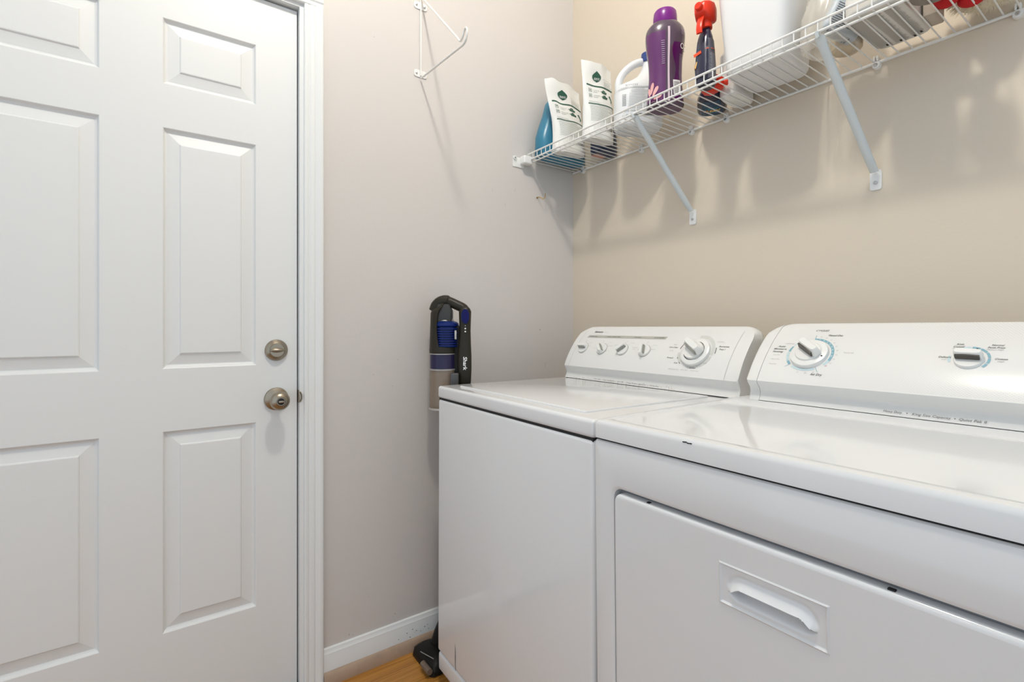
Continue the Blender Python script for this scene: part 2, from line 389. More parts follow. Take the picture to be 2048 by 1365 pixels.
# ------------------------------------------------------------------ wire bracket on the door wall
br = empty('wall_bracket', (0, -.716, 1.954), 0, 'white wire rod bracket with hooked tip screwed to the wall beside the door casing', 'bracket')
mb = MB().tube([(.006, 0, .01), (.006, 0, .30)], .003, 10)
pts = [(.006, 0, .285), (.262, 0, .020), (.270, 0, .010), (.279, 0, .003), (.288, 0, .005), (.296, 0, .013), (.303, 0, .024), (.311, 0, .027), (.318, 0, .021), (.319, 0, .008), (.313, 0, -.006), (.303, 0, -.014), (.290, 0, -.016), (.008, 0, .001)]
# smooth wire: resample
def catmull(P, n=5):
    P = [Vector(p) for p in P]; out = []
    for i in range(len(P)-1):
        p0, p1, p2, p3 = P[max(i-1, 0)], P[i], P[i+1], P[min(i+2, len(P)-1)]
        for k in range(n):
            t = k/n; out.append(.5*((2*p1)+(p2-p0)*t+(2*p0-5*p1+4*p2-p3)*t*t+(3*p1-p0-3*p2+p3)*t**3))
    return out+[P[-1]]
arm = [Vector(pts[0])] + catmull(pts[1:-1], 4) + [Vector(pts[-1])]
mb.tube(arm, .0032, 8)
build('wire_frame', mb, M_wire, br)
for zz in (.008, .243):
    p = build('mounting_plate', MB().prism(rrect(-.024, .024, zz-.002, zz+.022, .008, 4), lambda a, b, d: (d, a, b), .0003, .003), M_clip, br)
    for yy in (-.015, .015):
        build('screw', MB().lathe([(0, 0), (.0036, .0005), (.0034, .003), (0, .0042)], 12, T(.003, yy, zz+.010) @ RY(math.pi/2)), M_steel, p)
# brass cup hook
mb = MB().tube(catmull([(0, 0, 0), (.012, .0, .0), (.020, .004, -.003), (.026, .010, -.008), (.031, .014, -.004), (.033, .016, .006), (.032, .015, .014)], 4), .0016, 8)
mb.lathe([(0, 0), (.004, 0), (.0035, .0015), (0, .0015)], 12, RY(math.pi/2))
hk = build('cup_hook', mb, M_brass); hk.location = (0.0002, -.198, 1.622)
tag(hk, 'tiny brass cup hook screwed into the left wall below the wire shelf', 'hook')

# ------------------------------------------------------------------ washer and dryer
def machine(name, X, Y, yaw, rx, ry, label, cat):
    o = bpy.data.objects.new(name, None); COL.objects.link(o); o.empty_display_size = .1
    o.matrix_world = T(X, Y, 0) @ RZ(yaw) @ RX(rx) @ RY(ry)
    return tag(o, label, cat)

BULGE = .011
def console_loft(x0, x1, y0, z0, y1, z1, base_y, base_z, r=.042, capL=0, capR=0, xs=None):
    """profile: concave base, ridge at (y0,z0), slanted face to (y1,z1), rounded top, back; end corners rounded"""
    ln = math.hypot(y1-y0, z1-z0); ty, tz = (y1-y0)/ln, (z1-z0)/ln
    N_ = 26; st = []
    for i in range(N_+1):
        t = i/N_
        st.append(t)
    L_ = x1-x0; X = []
    e = [0, .002, .005, .009, .014, .02, .027, .035, .045, .06]
    X = [x0+d for d in e] + [x0+.06+(L_-.12)*k/8 for k in range(1, 8)] + [x1-d for d in reversed(e)]
    if xs: X = sorted(set([x for x in X if xs[0] < x < xs[1]] + [xs[0], xs[1]]))
    rings = []
    for x in X:
        d = min(x-x0, x1-x); cut = 0
        if d < r: cut = r - math.sqrt(max(0, r*r-(r-d)**2))
        V = ln-cut*.85
        q = 0 if d > .008 else .007*(1-math.sqrt(max(0, 1-((.008-d)/.008)**2)))
        top = (y0+ty*V, z0+tz*V)
        P = [(base_y, base_z), (base_y+.006, base_z+.010), (base_y+.0075, base_z+.018), (base_y+.004, base_z+.028), (y0+.0025, z0-.006), (y0, z0)]
        for k in range(1, 13):
            vv = V*k/12*.985; bu = BULGE*4*(vv/ln)*(1-vv/ln); P.append((y0+ty*vv-tz*bu, z0+tz*vv+ty*bu))
        P += [(top[0]+.006, top[1]+.0035), (top[0]+.014, top[1]+.0045), (top[0]+.032, top[1]+.003), (top[0]+.040, top[1]-.004)]
        P += [(max(top[0]+.044, .61), base_z+.03), (max(top[0]+.044, .61), base_z)]
        cy = sum(p[0] for p in P)/len(P); cz = sum(p[1] for p in P)/len(P)
        rings.append([(x, p[0]+(cy-p[0])*q*8, p[1] if p[1] < base_z+.002 else p[1]+(cz-p[1])*q*6) for p in P])
    return MB().loft(rings)

def slant(y0, z0, y1, z1):
    ln = math.hypot(y1-y0, z1-z0); ty, tz = (y1-y0)/ln, (z1-z0)/ln
    def bu(v): return BULGE*4*(v/ln)*(1-v/ln)
    def fn(u, v, off=0):
        v = v-bu(v)*.9; off = off+bu(v); return Vector((u, y0+ty*v-tz*off, z0+tz*v+ty*off))
    def at(u, v, a=0):
        sl = math.atan(BULGE*4/ln*(1-2*(v-bu(v)*.9)/ln))
        mtx = Matrix(((1, 0, 0, 0), (0, ty, -tz, 0), (0, tz, ty, 0), (0, 0, 0, 1)))
        return Matrix.Translation(fn(u, v, 0)) @ mtx @ RX(sl) @ RZ(a)
    return fn, at

def grip_knob(name, parent, mtx, R, h, bl, bw, bh, gm, base_prof=None, marker=False, side=1):
    base = base_prof or [(0, -.001), (R, -.001), (R, .003), (R*.94, h), (0, h)]
    k = build(name, MB().lathe(base, 40, mtx), M_knob, parent)
    # raised grip: tapered bar, rounded ends
    rings = []
    for z, s1, s2 in ((h-.002, 1, 1.25), (h+bh*.5, .99, 1.0), (h+bh*.85, .96, .86), (h+bh, .9, .7)):
        rings.append([mtx @ Vector((a*s1, b*s2 + side*bw*.35, z)) for a, b in superell(bl/2, bw/2, 4, 28)])
    g = build('grip', MB().loft(rings), M_knob, k)
    # side insert along the lower flank
    ys = side*bw*.35-bw*.5*1.13
    pr = []
    for i in range(9):
        t = -1+2*i/8; pr.append((t*bl*.42, h+.0005+bh*.08))
    for i in range(9):
        t = 1-2*i/8; pr.append((t*bl*.42, h+bh*(.80-.12*t*t)))
    def fn(a, b, d): return mtx @ Vector((a, ys - d + (b-h)/bh*bw*.13 - bw*.06, b))
    build('grip_insert', MB().prism(pr, fn, -.002, .0012), gm, k)
    if marker: build('pointer_dot', MB().lathe([(0, 0), (.0016, 0), (.0016, .0004), (0, .0004)], 12, mtx @ T(*marker)), M_dark, k)
    return k

# ---- washer
wp = (.2098, -.7582, -.0242, -.0045, -.0025)
wa = machine('washing_machine', *wp, 'white top load washing machine with sloped control panel, nearest the door wall', 'washing machine')
WH = .9154; WW = .684
mb = MB().box(0.002, WW-.002, .012, .66, .045, .873, .012, 4); build('cabinet', mb, M_enam, wa)
mb = MB().box(0, WW, 0, .03, .1045, .8768, .0105, 5)
fp = build('front_panel', mb, M_enam, wa)
def sface(u, v, off=0): return (u, -.0004-off, v)
mb = MB()._add([sface(.1165, .184, 0), sface(.1186, .170, 0), sface(.1202, .150, 0), sface(.1194, .128), sface(.1225, .109), sface(.1196, .110), sface(.1168, .128), sface(.1170, .150), sface(.1164, .170)], [tuple(range(9))])
build('scratch', mb, M_dark, fp, flat=True)['label'] = 'thin dark vertical scratch low on the left'
mb = MB().box(0.001, WW-.001, .002, .03, .046, .1025, .009, 4); build('kick_panel', mb, M_enam, wa)
for fx_, fy_ in ((.05, .06), (WW-.05, .06), (.05, .60), (WW-.05, .60)):
    build('levelling_foot', MB().lathe([(0, 0), (.022, 0), (.022, .010), (.012, .014), (.008, .018), (.008, .048), (0, .048)], 16, T(fx_, fy_, 0)), M_dark, wa)
mb = MB().box(-.001, WW+.001, -.001, .665, .8785, WH, .0085, 5); build('top_panel', mb, M_enam, wa)
mb = MB().box(.004, WW-.004, .003, .655, .871, .880); build('seam', mb, M_dark, wa)
mb = MB().box(.066, .618, .040, .470, WH-.006, WH+.0045, .0038, 4); lid = build('lid', mb, M_enam, wa)
WP = (.487, .961, .590, 1.095)
wc = build('control_console', console_loft(.0215, .686, *WP, .491, WH+.0028, .045), M_enam2, wa, ang=40)
build('console_gap', MB().box(.027, .681, .4945, .60, WH-.001, WH+.004), M_dark, wa)
fn, at = slant(*WP)
mb = MB()
for u in (.046, .648):
    m = MB()
    for k in range(14): a, b_ = .158*k/14, .158*(k+1)/14; m._add([fn(u+.02*a, a, .0004), fn(u+.0009+.02*a, a, .0004), fn(u+.0009+.02*b_, b_, .0004), fn(u+.02*b_, b_, .0004)], [(0, 1, 2, 3)])
    build('cap_seam', m, M_inkl, wc, flat=True)
mb = MB(); 
mb.text('Kenmore', fn, .0935, .1475, .040, .0062, .3, mi=0, bold=.035)
mb.text('Series 80', fn, .139, .1480, .019, .003, .2, mi=1)
mb.quad(fn, .0745, .4160, .1255, .1355, mi=2, skew=.004)
for t, u, w in (('WATER LEVEL', .087, .036), ('WASH / RINSE TEMP', .170, .062), ('OPTIONS', .292, .028), ('AGITATE / SPIN SPEED', .372, .038)): mb.text(t, lambda a, b, c: fn(a, b, .0011), u, .1285, w, .0038, .15, mi=0)
for c, lst in ((.0855, ((-.004, .0285, 'Med'), (.021, .020, 'Large'), (.024, .006, 'Super'), (-.030, .006, 'Small'))), (.1785, ((-.014, .029, 'Hot'), (.019, .023, 'Warm Cold'), (.026, .010, 'Cold Cold'), (.022, -.010, 'Tap Cold'), (-.040, -.002, 'Auto'))),
               (.2705, ((0, .0295, 'Off'), (.022, .024, '2nd Rinse'), (-.044, .014, 'Extra Rinse'))), (.3605, ((-.004, .0285, 'Slow'), (.024, .019, 'Fast Fast'), (.026, .004, 'Fast Slow'), (-.054, .008, 'Regular Heavy'), (-.05, .001, 'Delicate')))):
    for du, dv, tx in lst:
        mb.text(tx, fn, c+du, .083+dv, None, .0026, .15, mi=1)
        a = math.atan2(dv, du); mb.arc(fn, c+.0250*math.cos(a), .083+.0250*math.sin(a), 0, .0009, 0, 360, mi=0, n=8)
BC = (.540, .086)
for a0, a1, m_ in ((-10, 62, 3), (65, 100, 3), (-60, -14, 3), (-100, -64, 3), (185, 225, 3)): mb.arc(fn, *BC, .0470, .0560, a0, a1, mi=3)
for a0, a1, r0 in ((-2, 16, .0585), (-2+150, 172, .0535), (202, 208, .054), (222, 230, .054)): mb.arc(fn, *BC, r0, r0+.0022, a0, a1, mi=0)
for tx, u, v, w, h, b_ in (('Permanent', .6035, .1045, .030, .0048, .01), ('Press 1', .6075, .0955, .018, .0048, .01), ('Ultra Clean', .446, .0965, .030, .0045, .005), ('Heavy', .458, .1065, .012, .003, 0), ('Normal', .452, .0855, .014, .003, 0),
                     ('Prewash', .4535, .0600, .022, .0045, .01), ('Soak', .4835, .0435, .013, .0048, .01), ('Cold Rinse', .592, .1205, .020, .003, 0), ('Delicate', .575, .0500, .012, .0028, 0), ('Knit Warm', .539, .0300, .019, .0042, .01), ('Spin', .561, .0385, .008, .0025, 0), ('Off', .525, .0345, .007, .0025, 0),
                     ('Push in to turn', .472, .0215, .034, .0032, 0), ('Pull to start', .513, .0215, .023, .0032, 0), ('Push to stop', .545, .0215, .024, .0032, 0)):
    mb.text(tx, fn, u, v, w, h, .25, mi=0 if h > .004 else 1, bold=b_)
bf = lambda u, v, off=0: (u, .4970-off-(0.0), v)
bfs = lambda u, v, off=0: Vector((u, .4910+(v-(WH+.0028))*.58-.0009, v))
for tx, u, w in (('Heavy Duty', .170, .030), ('Super Capacity Plus', .213, .050), ('Quiet Pak', .275, .025), ('Triple Action Agitator', .312, .080), ('Self Clean Filter', .405, .034)): mb.text(tx, bfs, u, .9225, w, .0034, .25, mi=0)
build('printed_lettering', mb, [M_ink, M_inkl, M_bar, mat('dial_ring_grey', (.62, .62, .58), .4)], wc, flat=True)
for u, v, a, sd in ((.0865, .0815, 0, 1), (.1790, .0810, -46, -1), (.2710, .0820, 46, 1), (.3610, .0815, -70, -1)):
    grip_knob('selector_knob', wc, at(u, v, math.radians(a if sd > 0 else a+180)), .0205, .005, .037, .0115, .0135, M_grip)
    build('dial_skirt', MB().lathe([(0, -.002), (.0218, -.002), (.0218, .0012), (0, .0012)], 36, at(u, v)), M_bar, wc)
prof = [(0, -.002), (.043, -.002), (.044, .002), (.043, .008), (.038, .0105), (.031, .011), (.0305, .008), (.029, .008), (.0285, .0125), (0, .0125)]
cyc = build('cycle_dial', MB().lathe(prof, 56, at(.5415, .0835)), M_knob, wc)
build('dial_groove', MB().lathe([(.0287, .0088), (.0303, .0088), (.0303, .0092), (.0287, .0092)], 56, at(.5415, .0835), cap=False), M_gripd, cyc)
grip_knob('dial_knob', cyc, at(.5415, .0835, math.radians(-33)), .0275, .018, .060, .022, .022, M_grip, [(0, .012), (.0272, .012), (.0278, .014), (.0275, .018), (0, .018)])
# grime spots along the foot of the console
mb = MB()
for i in range(170):
    u = random.choice((random.gauss(.16, .04), random.gauss(.25, .08), random.uniform(.07, .42), random.gauss(.48, .015))); h = abs(random.gauss(0, .005)); r = random.uniform(.0003, .0011)
    if .05 < u < .6 and h < .013:
        c = bfs(u, WH+.0032+h); n_ = 5
        mb._add([(c.x+r*2*math.cos(k*2*math.pi/n_+u*9), c.y-.0003, c.z+r*math.sin(k*2*math.pi/n_)) for k in range(n_)], [tuple(range(n_))])
build('grime', mb, mat('grime_tan', (.42, .36, .25), .8), wc, flat=True)['kind'] = 'stuff'
build('power_cord_strain', MB().box(.30, .34, .61, .64, WH, WH+.03, .004), M_gripd, wa)

# ---- dryer
dp = (.9045, -.7712, -.0105, .0076, -.0053)
dr = machine('clothes_dryer', *dp, 'white clothes dryer with blue cycle dial print, right of the washing machine', 'clothes dryer')
DH = .922; DW = .737
build('cabinet', MB().box(0.002, DW-.002, .03, .68, .045, .879, .010, 4), M_enam, dr)
# front panel with rounded door opening
OX0, OX1, OZ0, OZ1 = .0475, .690, .17, .8035
outer = rrect(0, DW, .045, .8842, .006, 6)
inner = rrect(OX0, OX1, OZ0, OZ1, .020, 6)
def plate(outer, inner, yf, yb, lip):
    b = MB(); n = len(outer)
    R = [[(p[0], yb, p[1]) for p in outer], [(p[0], yf+.006, p[1]) for p in outer]]
    def shr(P, d):
        cx = sum(p[0] for p in P)/len(P); cz = sum(p[1] for p in P)/len(P)
        hx = max(p[0] for p in P)-cx; hz = max(p[1] for p in P)-cz
        return [(cx+(p[0]-cx)*(1-d/hx), cz+(p[1]-cz)*(1-d/hz)) for p in P]
    for d, y in ((.0008, .0035), (.0025, .0012), (.006, 0)): R.append([(p[0], yf+y, p[1]) for p in shr(outer, d)])
    for d, y in ((-lip, 0), (-lip*.4, .0008), (0, .003), (0, .022)): R.append([(p[0], yf+y, p[1]) for p in shr(inner, d)])
    return b.loft(R, cap=False)
build('front_panel', plate(outer, inner, 0, .03, .006), M_enam, dr, ang=30)
build('door_recess', MB().box(OX0-.01, OX1+.01, .018, .022, OZ0-.01, OZ1+.01), mat('recess_grey', (.30, .30, .31), .5), dr)
# door
dface = []
dox0, dox1, doz0, doz1 = OX0+.0022, OX1-.0025, OZ0+.003, OZ1-.0085
rings = []
for d, y in ((0, .017), (0, .006), (.0006, .003), (.0022, .0008), (.0048, -.0004), (.008, -.0006)):
    rings.append([(p[0], y, p[1]) for p in rrect(dox0+d, dox1-d, doz0+d, doz1-d, max(.018-d, .004), 6)])
# hole for the handle cup: bridge the face to a rectangular cut
HX0, HX1, HZ0, HZ1 = .2600, .4098, .6885, .7505
mb = MB().loft(rings, cap=False)
outl = rings[-1]; hole = [(p[0], -.0006, p[1]) for p in rrect(HX0, HX1, HZ0, HZ1, .006, 6)]
mb.loft([outl, hole], cap=False)
mb._add(rings[0], [tuple(range(len(rings[0])))])
dd = build('door', mb, M_enam, dr, ang=30)
# handle cup as height field with raised border, hood and scoop
def hf(s, t):
    X_ = HX0+(HX1-HX0)*s; Z_ = HZ0+(HZ1-HZ0)*t
    e = min(s*(HX1-HX0), (1-s)*(HX1-HX0), t*(HZ1-HZ0), (1-t)*(HZ1-HZ0))
    out = -.0006
    out -= .0016*math.exp(-((e-.0022)/.0012)**2)
    out += .0012*smooth((e-.003)/.002)
    # stadium coordinates
    a = .064; b_ = .0225; cx, cz = (HX0+HX1)/2, (HZ0+HZ1)/2+.0005
    dx = max(0, abs(X_-cx)-(a-b_)); dz = Z_-cz
    rr = math.hypot(dx, dz)/b_
    edge = cz+.001-.012*smooth((abs(X_-cx)-(a-b_*1.2))/(b_*1.1))
    if rr < 1:
        k = math.sqrt(max(0, 1-rr))
        if Z_ > edge:
            q = (Z_-edge)/max(1e-4, (cz+math.sqrt(max(1e-9, b_*b_-dx*dx))-edge))
            out += .004*smooth((1-rr)*3)*q*(1-q)*4 - .0075*smooth((1-rr)*2.2)*(1-q)**1.2
        else:
            q = (edge-Z_)/max(1e-4, (edge-(cz-math.sqrt(max(1e-9, b_*b_-dx*dx)))))
            out += .026*smooth((1-rr)*1.9)*(1-q)**.9
    return (X_, out, Z_)
build('door_handle', MB().grid(hf, 150, 80), M_enam, dd, ang=60)
for u, w in ((.122, .006), (.468, .008)): build('door_bumper', MB().box(u, u+w, .004, .010, doz1-.0015, doz1+.0015, .0008, 2), M_dark, dd)
for fx_, fy_ in ((.05, .06), (DW-.05, .06), (.05, .60), (DW-.05, .60)):
    build('levelling_foot', MB().lathe([(0, 0), (.022, 0), (.022, .010), (.012, .014), (.008, .018), (.008, .05), (0, .05)], 16, T(fx_, fy_, 0)), M_dark, dr)
build('seam', MB().box(.004, DW-.004, .005, .66, .878, .892), M_dark, dr)
# top with shallow recessed work surface
mb = MB(); R = []
oy0, oy1 = -.002, .685
for d, z in ((0, .8882), (-.0, DH-.009), (.0012, DH-.0045), (.0038, DH-.0012), (.0085, DH)):
    R.append([(p[0], p[1], z) for p in rrect(-.0005+d, DW+.0005-d, oy0+d, oy1-d, .011, 5)])
for (a0, a1, b0, b1), z in (((.022, DW-.022, .022, .398), DH), ((.027, DW-.027, .028, .392), DH-.0035)):
    R.append([(p[0], p[1], z) for p in rrect(a0, a1, b0, b1, .012, 5)])
mb.loft(R, cap=False); mb._add(R[-1], [tuple(range(len(R[-1])))]); mb._add(R[0], [tuple(range(len(R[0])))])
build('top_panel', mb, M_enam, dr, ang=30)
mb = MB()
for u, z in ((.200, 0), (.2035, .0004), (.208, -.0006), (.2125, -.0003)): mb.box(u, u+.004, -.0024, -.0010, DH-.0075+z, DH-.006+z)
build('paint_chip', mb, M_dark, dr)
DP = (.450, .969, .580, 1.096)
dc = build('control_console', console_loft(.0585, .700, *DP, .459, DH+.0015, .040, xs=(.0745, .6995)), M_dots, dr, ang=40)
ec = build('console_end_cap', console_loft(.0485, .700, *DP, .459, DH+.0005, .045, xs=(.0485, .0735)), M_enam2, dr, ang=40)
build('console_end_cap', console_loft(.0485, .7105, *DP, .459, DH+.0005, .045, xs=(.7005, .7105)), M_enam2, dr, ang=40)
build('console_gap', MB().box(.0545, .700, .464, .60, DH-.001, DH+.003), M_dark, dr)
fn, at = slant(*DP)
mb = MB()
for u, v, w, tx, h in ((.1565, .1600, .0275, 'CYCLES', .0048), (.1880, .1445, .030, 'Timed Dry', .0050), (.0925, .1075, .017, 'Auto', .0048), (.0855, .0995, .029, 'Moisture', .0048), (.0855, .0915, .024, 'Sensing', .0048),
                    (.1835, .0285, .024, 'Air Dry', .0065)):
    mb.text(tx, fn, u, v, w, h, .3, mi=0, bold=.012)
for u, v, w, tx, h in ((.0905, .0820, .015, 'Less Dry', .003), (.0895, .0690, .019, 'Normal Dry', .003), (.0890, .0545, .017, 'More Dry', .003), (.2330, .0955, .019, 'Touch Up', .0034), (.106, .118, .020, 'Wrinkle Guard', .0022)):
    mb.text(tx, fn, u, v, w, h, .25, mi=1)
DC = (.1680, .0885)
for a0, a1, m_ in ((-20, 94, 2), (-38, -20, 3), (152, 172, 2), (120, 150, 3), (175, 208, 3), (209, 221, 2), (232, 296, 3)):
    mb.arc(fn, *DC, .0425, .0480, a0, a1, mi=m_, n=24)
for i, a in enumerate((80, 68, 56, 44, 32, 20, 8, -2, -6, 182, 196)): mb.arc(lambda p, q, d: fn(p, q, .0009), DC[0]+.0452*math.cos(math.radians(a)), DC[1]+.0452*math.sin(math.radians(a)), 0, .0012, 0, 360, mi=4, n=8)
for i, tx in enumerate(('90', '80', '70', '60', '50', '40', '30', '20', '10')):
    a = math.radians(82-i*13.5); mb.text(tx, fn, DC[0]+.053*math.cos(a)-.002, DC[1]+.053*math.sin(a)-.001, None, .0030, .2, mi=1)
for i, tx in enumerate(('30', '20', '10')):
    a = math.radians(292-i*17); mb.text(tx, fn, DC[0]+.053*math.cos(a)-.002, DC[1]+.053*math.sin(a)-.003, None, .0032, .2, mi=1)
mb.text('off', fn, .2065, .0560, None, .0028, .2, mi=5)
for a in (94, 223, 300):
    c_, s_ = math.cos(math.radians(a)), math.sin(math.radians(a)); w = .0005
    mb._add([fn(DC[0]+.043*c_-w*s_, DC[1]+.043*s_+w*c_, .0006), fn(DC[0]+.058*c_-w*s_, DC[1]+.058*s_+w*c_, .0006), fn(DC[0]+.058*c_+w*s_, DC[1]+.058*s_-w*c_, .0006), fn(DC[0]+.043*c_+w*s_, DC[1]+.043*s_-w*c_, .0006)], [(0, 1, 2, 3)], 2)
TC = (.4330, .0930)
for a0, a1, m_ in ((64, 88, 2), (36, 61, 2), (8, 33, 2), (-20, 5, 2), (-42, -24, 2), (92, 116, 3), (168, 200, 3)): mb.arc(fn, *TC, .0250, .0290, a0, a1, mi=m_, n=8)
for u, v, w, tx, h, al in ((.3905, .0930, .018, 'Delicate', .0042, 0), (.4110, .1255, .0105, 'Knit', .0042, 0), (.4075, .1195, .0155, 'Casual', .0042, 0), (.4585, .1250, .0165, 'Normal', .0042, 0), (.4540, .1190, .0225, 'Perm Press', .0042, 0), (.4670, .0925, .0160, 'Cotton', .0042, 0), (.5000, .1130, .012, 'Off', .0046, 0), (.560, .125, .05, 'Wrinkle Guard', .0046, 0), (.640, .05, .022, 'Start', .006, 0)):
    mb.text(tx, fn, u, v, w, h, .3, mi=0, bold=.01)
for u, v, w, tx in ((.3955, .0878, .0075, 'Low'), (.4070, .1150, .0145, 'Medium'), (.4535, .1145, .0215, 'Medium High'), (.4705, .0875, .0085, 'High')): mb.text(tx, fn, u, v, w, .0030, .25, mi=1)
bfd = lambda u, v, off=0: Vector((u, .459+(v-(DH+.0015))*.50-.0006, v))
for u, w, tx in ((.3165, .030, 'Heavy Duty'), (.3615, .056, 'King Size Capacity'), (.4280, .036, 'Quiet Pak II')): mb.text(tx, bfd, u, .9290, w, .0040, .28, mi=0)
for u in (.354, .4225): mb.arc(bfd, u, .9310, 0, .0009, 0, 360, mi=0, n=10)
build('printed_lettering', mb, [M_ink, M_inkl, M_teal1, M_teal2, M_knob, M_red], dc, flat=True)
cyc = build('timer_dial', MB().lathe([(0, -.002), (.0385, -.002), (.0390, .001), (.0375, .0075), (.034, .0085), (.0275, .0095), (.0268, .0088), (.0262, .0098), (0, .0098)], 56, at(.1680, .0885)), M_knob, dc)
grip_knob('dial_knob', cyc, at(.1680, .0885, math.radians(-38)), .0255, .0125, .052, .019, .019, M_gripd, [(0, .009), (.0252, .009), (.0258, .0105), (.025, .0125), (0, .0125)])
build('pointer_dot', MB().lathe([(0, .0088), (.0018, .0088), (.0018, .0094), (0, .0094)], 12, at(.1680+.0300, .0885-.0100)), M_dark, cyc)
grip_knob('temperature_knob', dc, at(.4330, .0905, math.radians(-2)), .0205, .005, .040, .0140, .0150, M_gripd, marker=(.012, .0125, .0165))
grip_knob('start_knob', dc, at(.650, .0800, math.radians(0)), .0205, .005, .040, .0140, .0150, M_gripd)

# ------------------------------------------------------------------ stick vacuum in the gap
vb = Vector((.110, -.651, 0))
vac = empty('stick_vacuum', (vb.x, vb.y, 0), TH, 'dark stick vacuum with blue motor leaning between wall and washer', 'vacuum cleaner')
# local axes: +X = picture right, +Y = away from the camera
M_vh = mat('vacuum_olive_grey', (.024, .020, .013), .4, spec=.3); M_vb = mat('vacuum_blue', (.003, .016, .13), .35, spec=.35)
M_vdk = mat('vacuum_black', (.010, .009, .008), .45, spec=.2); M_vcup = mat('smoked_cup', (.36, .28, .21), .12, trans=.4, alpha=1)
M_vclear = mat('clear_band', (.022, .018, .060), .15, spec=.4); M_vring = mat('vacuum_silver_ring', (.42, .40, .38), .3, metal=.4)
M_wht = mat('white_print', (.85, .85, .84), .4)
def band(cx, cy, prof, n=40, mi=0, ry=1.0): return MB().lathe(prof, n, T(cx, cy, 0) @ Matrix.Diagonal((1, ry, 1, 1)), mi)
CX = -.030; CR = .0455
cup = build('dust_cup', band(CX, 0, [(0, .822), (CR-.002, .822), (CR+.001, .828), (CR, .845), (CR-.001, .955), (0, .955)]), M_vcup, vac)
build('cup_rim', band(CX, 0, [(0, .818), (CR+.001, .818), (CR+.003, .822), (CR+.001, .828), (0, .828)]), M_vring, cup)
build('clear_band', band(CX, 0, [(0, .956), (CR-.0015, .956), (CR-.0015, 1.006), (0, 1.006)]), M_vclear, vac)
build('cup_ring', band(CX, 0, [(CR-.006, .952), (CR+.001, .952), (CR+.0015, .957), (CR-.006, .958)]), M_vring, vac)
build('cup_ring', band(CX, 0, [(CR-.006, 1.005), (CR, 1.005), (CR, 1.009), (CR-.006, 1.010)]), M_vring, vac)
prof = [(0, 1.028), (.036, 1.028)]
z = 1.032
while z < 1.095: prof += [(.0425, z), (.0425, z+.0036), (.0360, z+.0044), (.0360, z+.0076)]; z += .008
prof += [(.0425, 1.100), (.0410, 1.108), (.034, 1.114), (.012, 1.117), (0, 1.117)]
build('motor_housing', band(CX+.011, -.004, prof), M_vb, vac)
build('filter_cap', band(CX+.008, -.004, [(0, 1.116), (.030, 1.116), (.027, 1.123), (0, 1.125)]), M_vring, vac)
# olive shell: back/left wrap and lower collar
mb = band(CX, 0, [(0, 1.008), (CR, 1.008), (CR+.0005, 1.020), (CR-.001, 1.030), (.030, 1.034), (0, 1.034)])
rings = []
for i in range(15):
    t = i/14; z = 1.02+.155*t; a0, a1 = math.radians(110), math.radians(262-14*math.sin(math.pi*t))
    r = CR*(1.0-.10*t - .35*smooth((t-.82)/.18)); cx = CX + .010*smooth((t-.8)/.2)
    out = [(cx+r*math.cos(a0+(a1-a0)*k/10), r*math.sin(a0+(a1-a0)*k/10), z) for k in range(11)]
    inn = [(cx+(r-.006)*math.cos(a1+(a0-a1)*k/10), (r-.006)*math.sin(a1+(a0-a1)*k/10), z) for k in range(11)]
    rings.append(out+inn)
mb.loft(rings)
build('body_shell', mb, M_vh, vac, ang=50)
mb = MB().tube(catmull([(CX-.028, .004, 1.150), (CX-.018, 0, 1.172), (CX, -.002, 1.182), (CX+.020, -.004, 1.181), (CX+.045, -.008, 1.170), (CX+.070, -.010, 1.157), (CX+.082, -.010, 1.140)], 5), [.021]*5+[.020]*10+[.0165]*11+[.016]*5, 14)
hd = build('carry_handle', mb, M_vh, vac)
rings = []
for z, w, d in ((1.100, .026, .020), (1.128, .030, .024), (1.150, .030, .020), (1.172, .020, .014)):
    rings.append([(CX+.004+a, -.010+b, z) for a, b in superell(w, d, 4, 20)])
build('handle_neck', MB().loft(rings), mat('vacuum_grey', (.045, .045, .045), .35, spec=.3), vac)
rings = []
for z, w, d, o_ in ((.893, .004, .006, 0), (.898, .016, .012, 0), (.912, .0205, .016, 0), (.955, .0225, .018, 0), (1.000, .0235, .019, -.001), (1.040, .0205, .018, 0), (1.085, .0185, .017, .001), (1.120, .0195, .018, .001), (1.145, .0205, .018, .001), (1.158, .016, .014, .001), (1.164, .006, .008, 0)):
    rings.append([(.0445+o_+a, -.020+b, z) for a, b in superell(w, d, 2.6, 28)])
pod = build('handle_pod', MB().loft(rings), M_vh, vac, ang=50)
pf = lambda u, v, off=0: Vector((.048+u, -.0392-off*2+(.0008 if v > 1.06 else 0), v))
build('power_button', MB().prism([(.014*math.cos(k*math.pi/12)*(.92), 1.131+.0245*math.sin(k*math.pi/12)) for k in range(24)], lambda a, b, d: Vector((.048+a, d, b)), -.0425, -.034), mat('button_blue', (.008, .010, .09), .35, spec=.15), pod)
mb = MB()
for zz, r in ((1.100, .0012), (1.091, .0026), (1.081, .0026)): mb.arc(lambda u, v, d: Vector((.048+u, -.0385-d, v)), 0, zz, 0, r, 0, 360, n=10, off=.001)
mb.text('Shark', lambda u, v, off=0: Vector((.048+u, -.0405, v)), .0005-.007, .998, .044, .0125, .1, rot=-math.pi/2, bold=.02)
build('printed_lettering', mb, M_wht, pod, flat=True)
build('spine', MB().box(.004, .034, -.020, .016, .86, 1.10, .006, 3), M_vdk, vac)
build('release_latch', MB().box(.000, .027, -.052, -.030, .898, .945, .004, 3), mat('latch_grey', (.07, .07, .07), .35), vac)
build('motor_latch', MB().box(.013, .020, -.045, -.036, 1.055, 1.085, .002, 2), M_vring, vac)
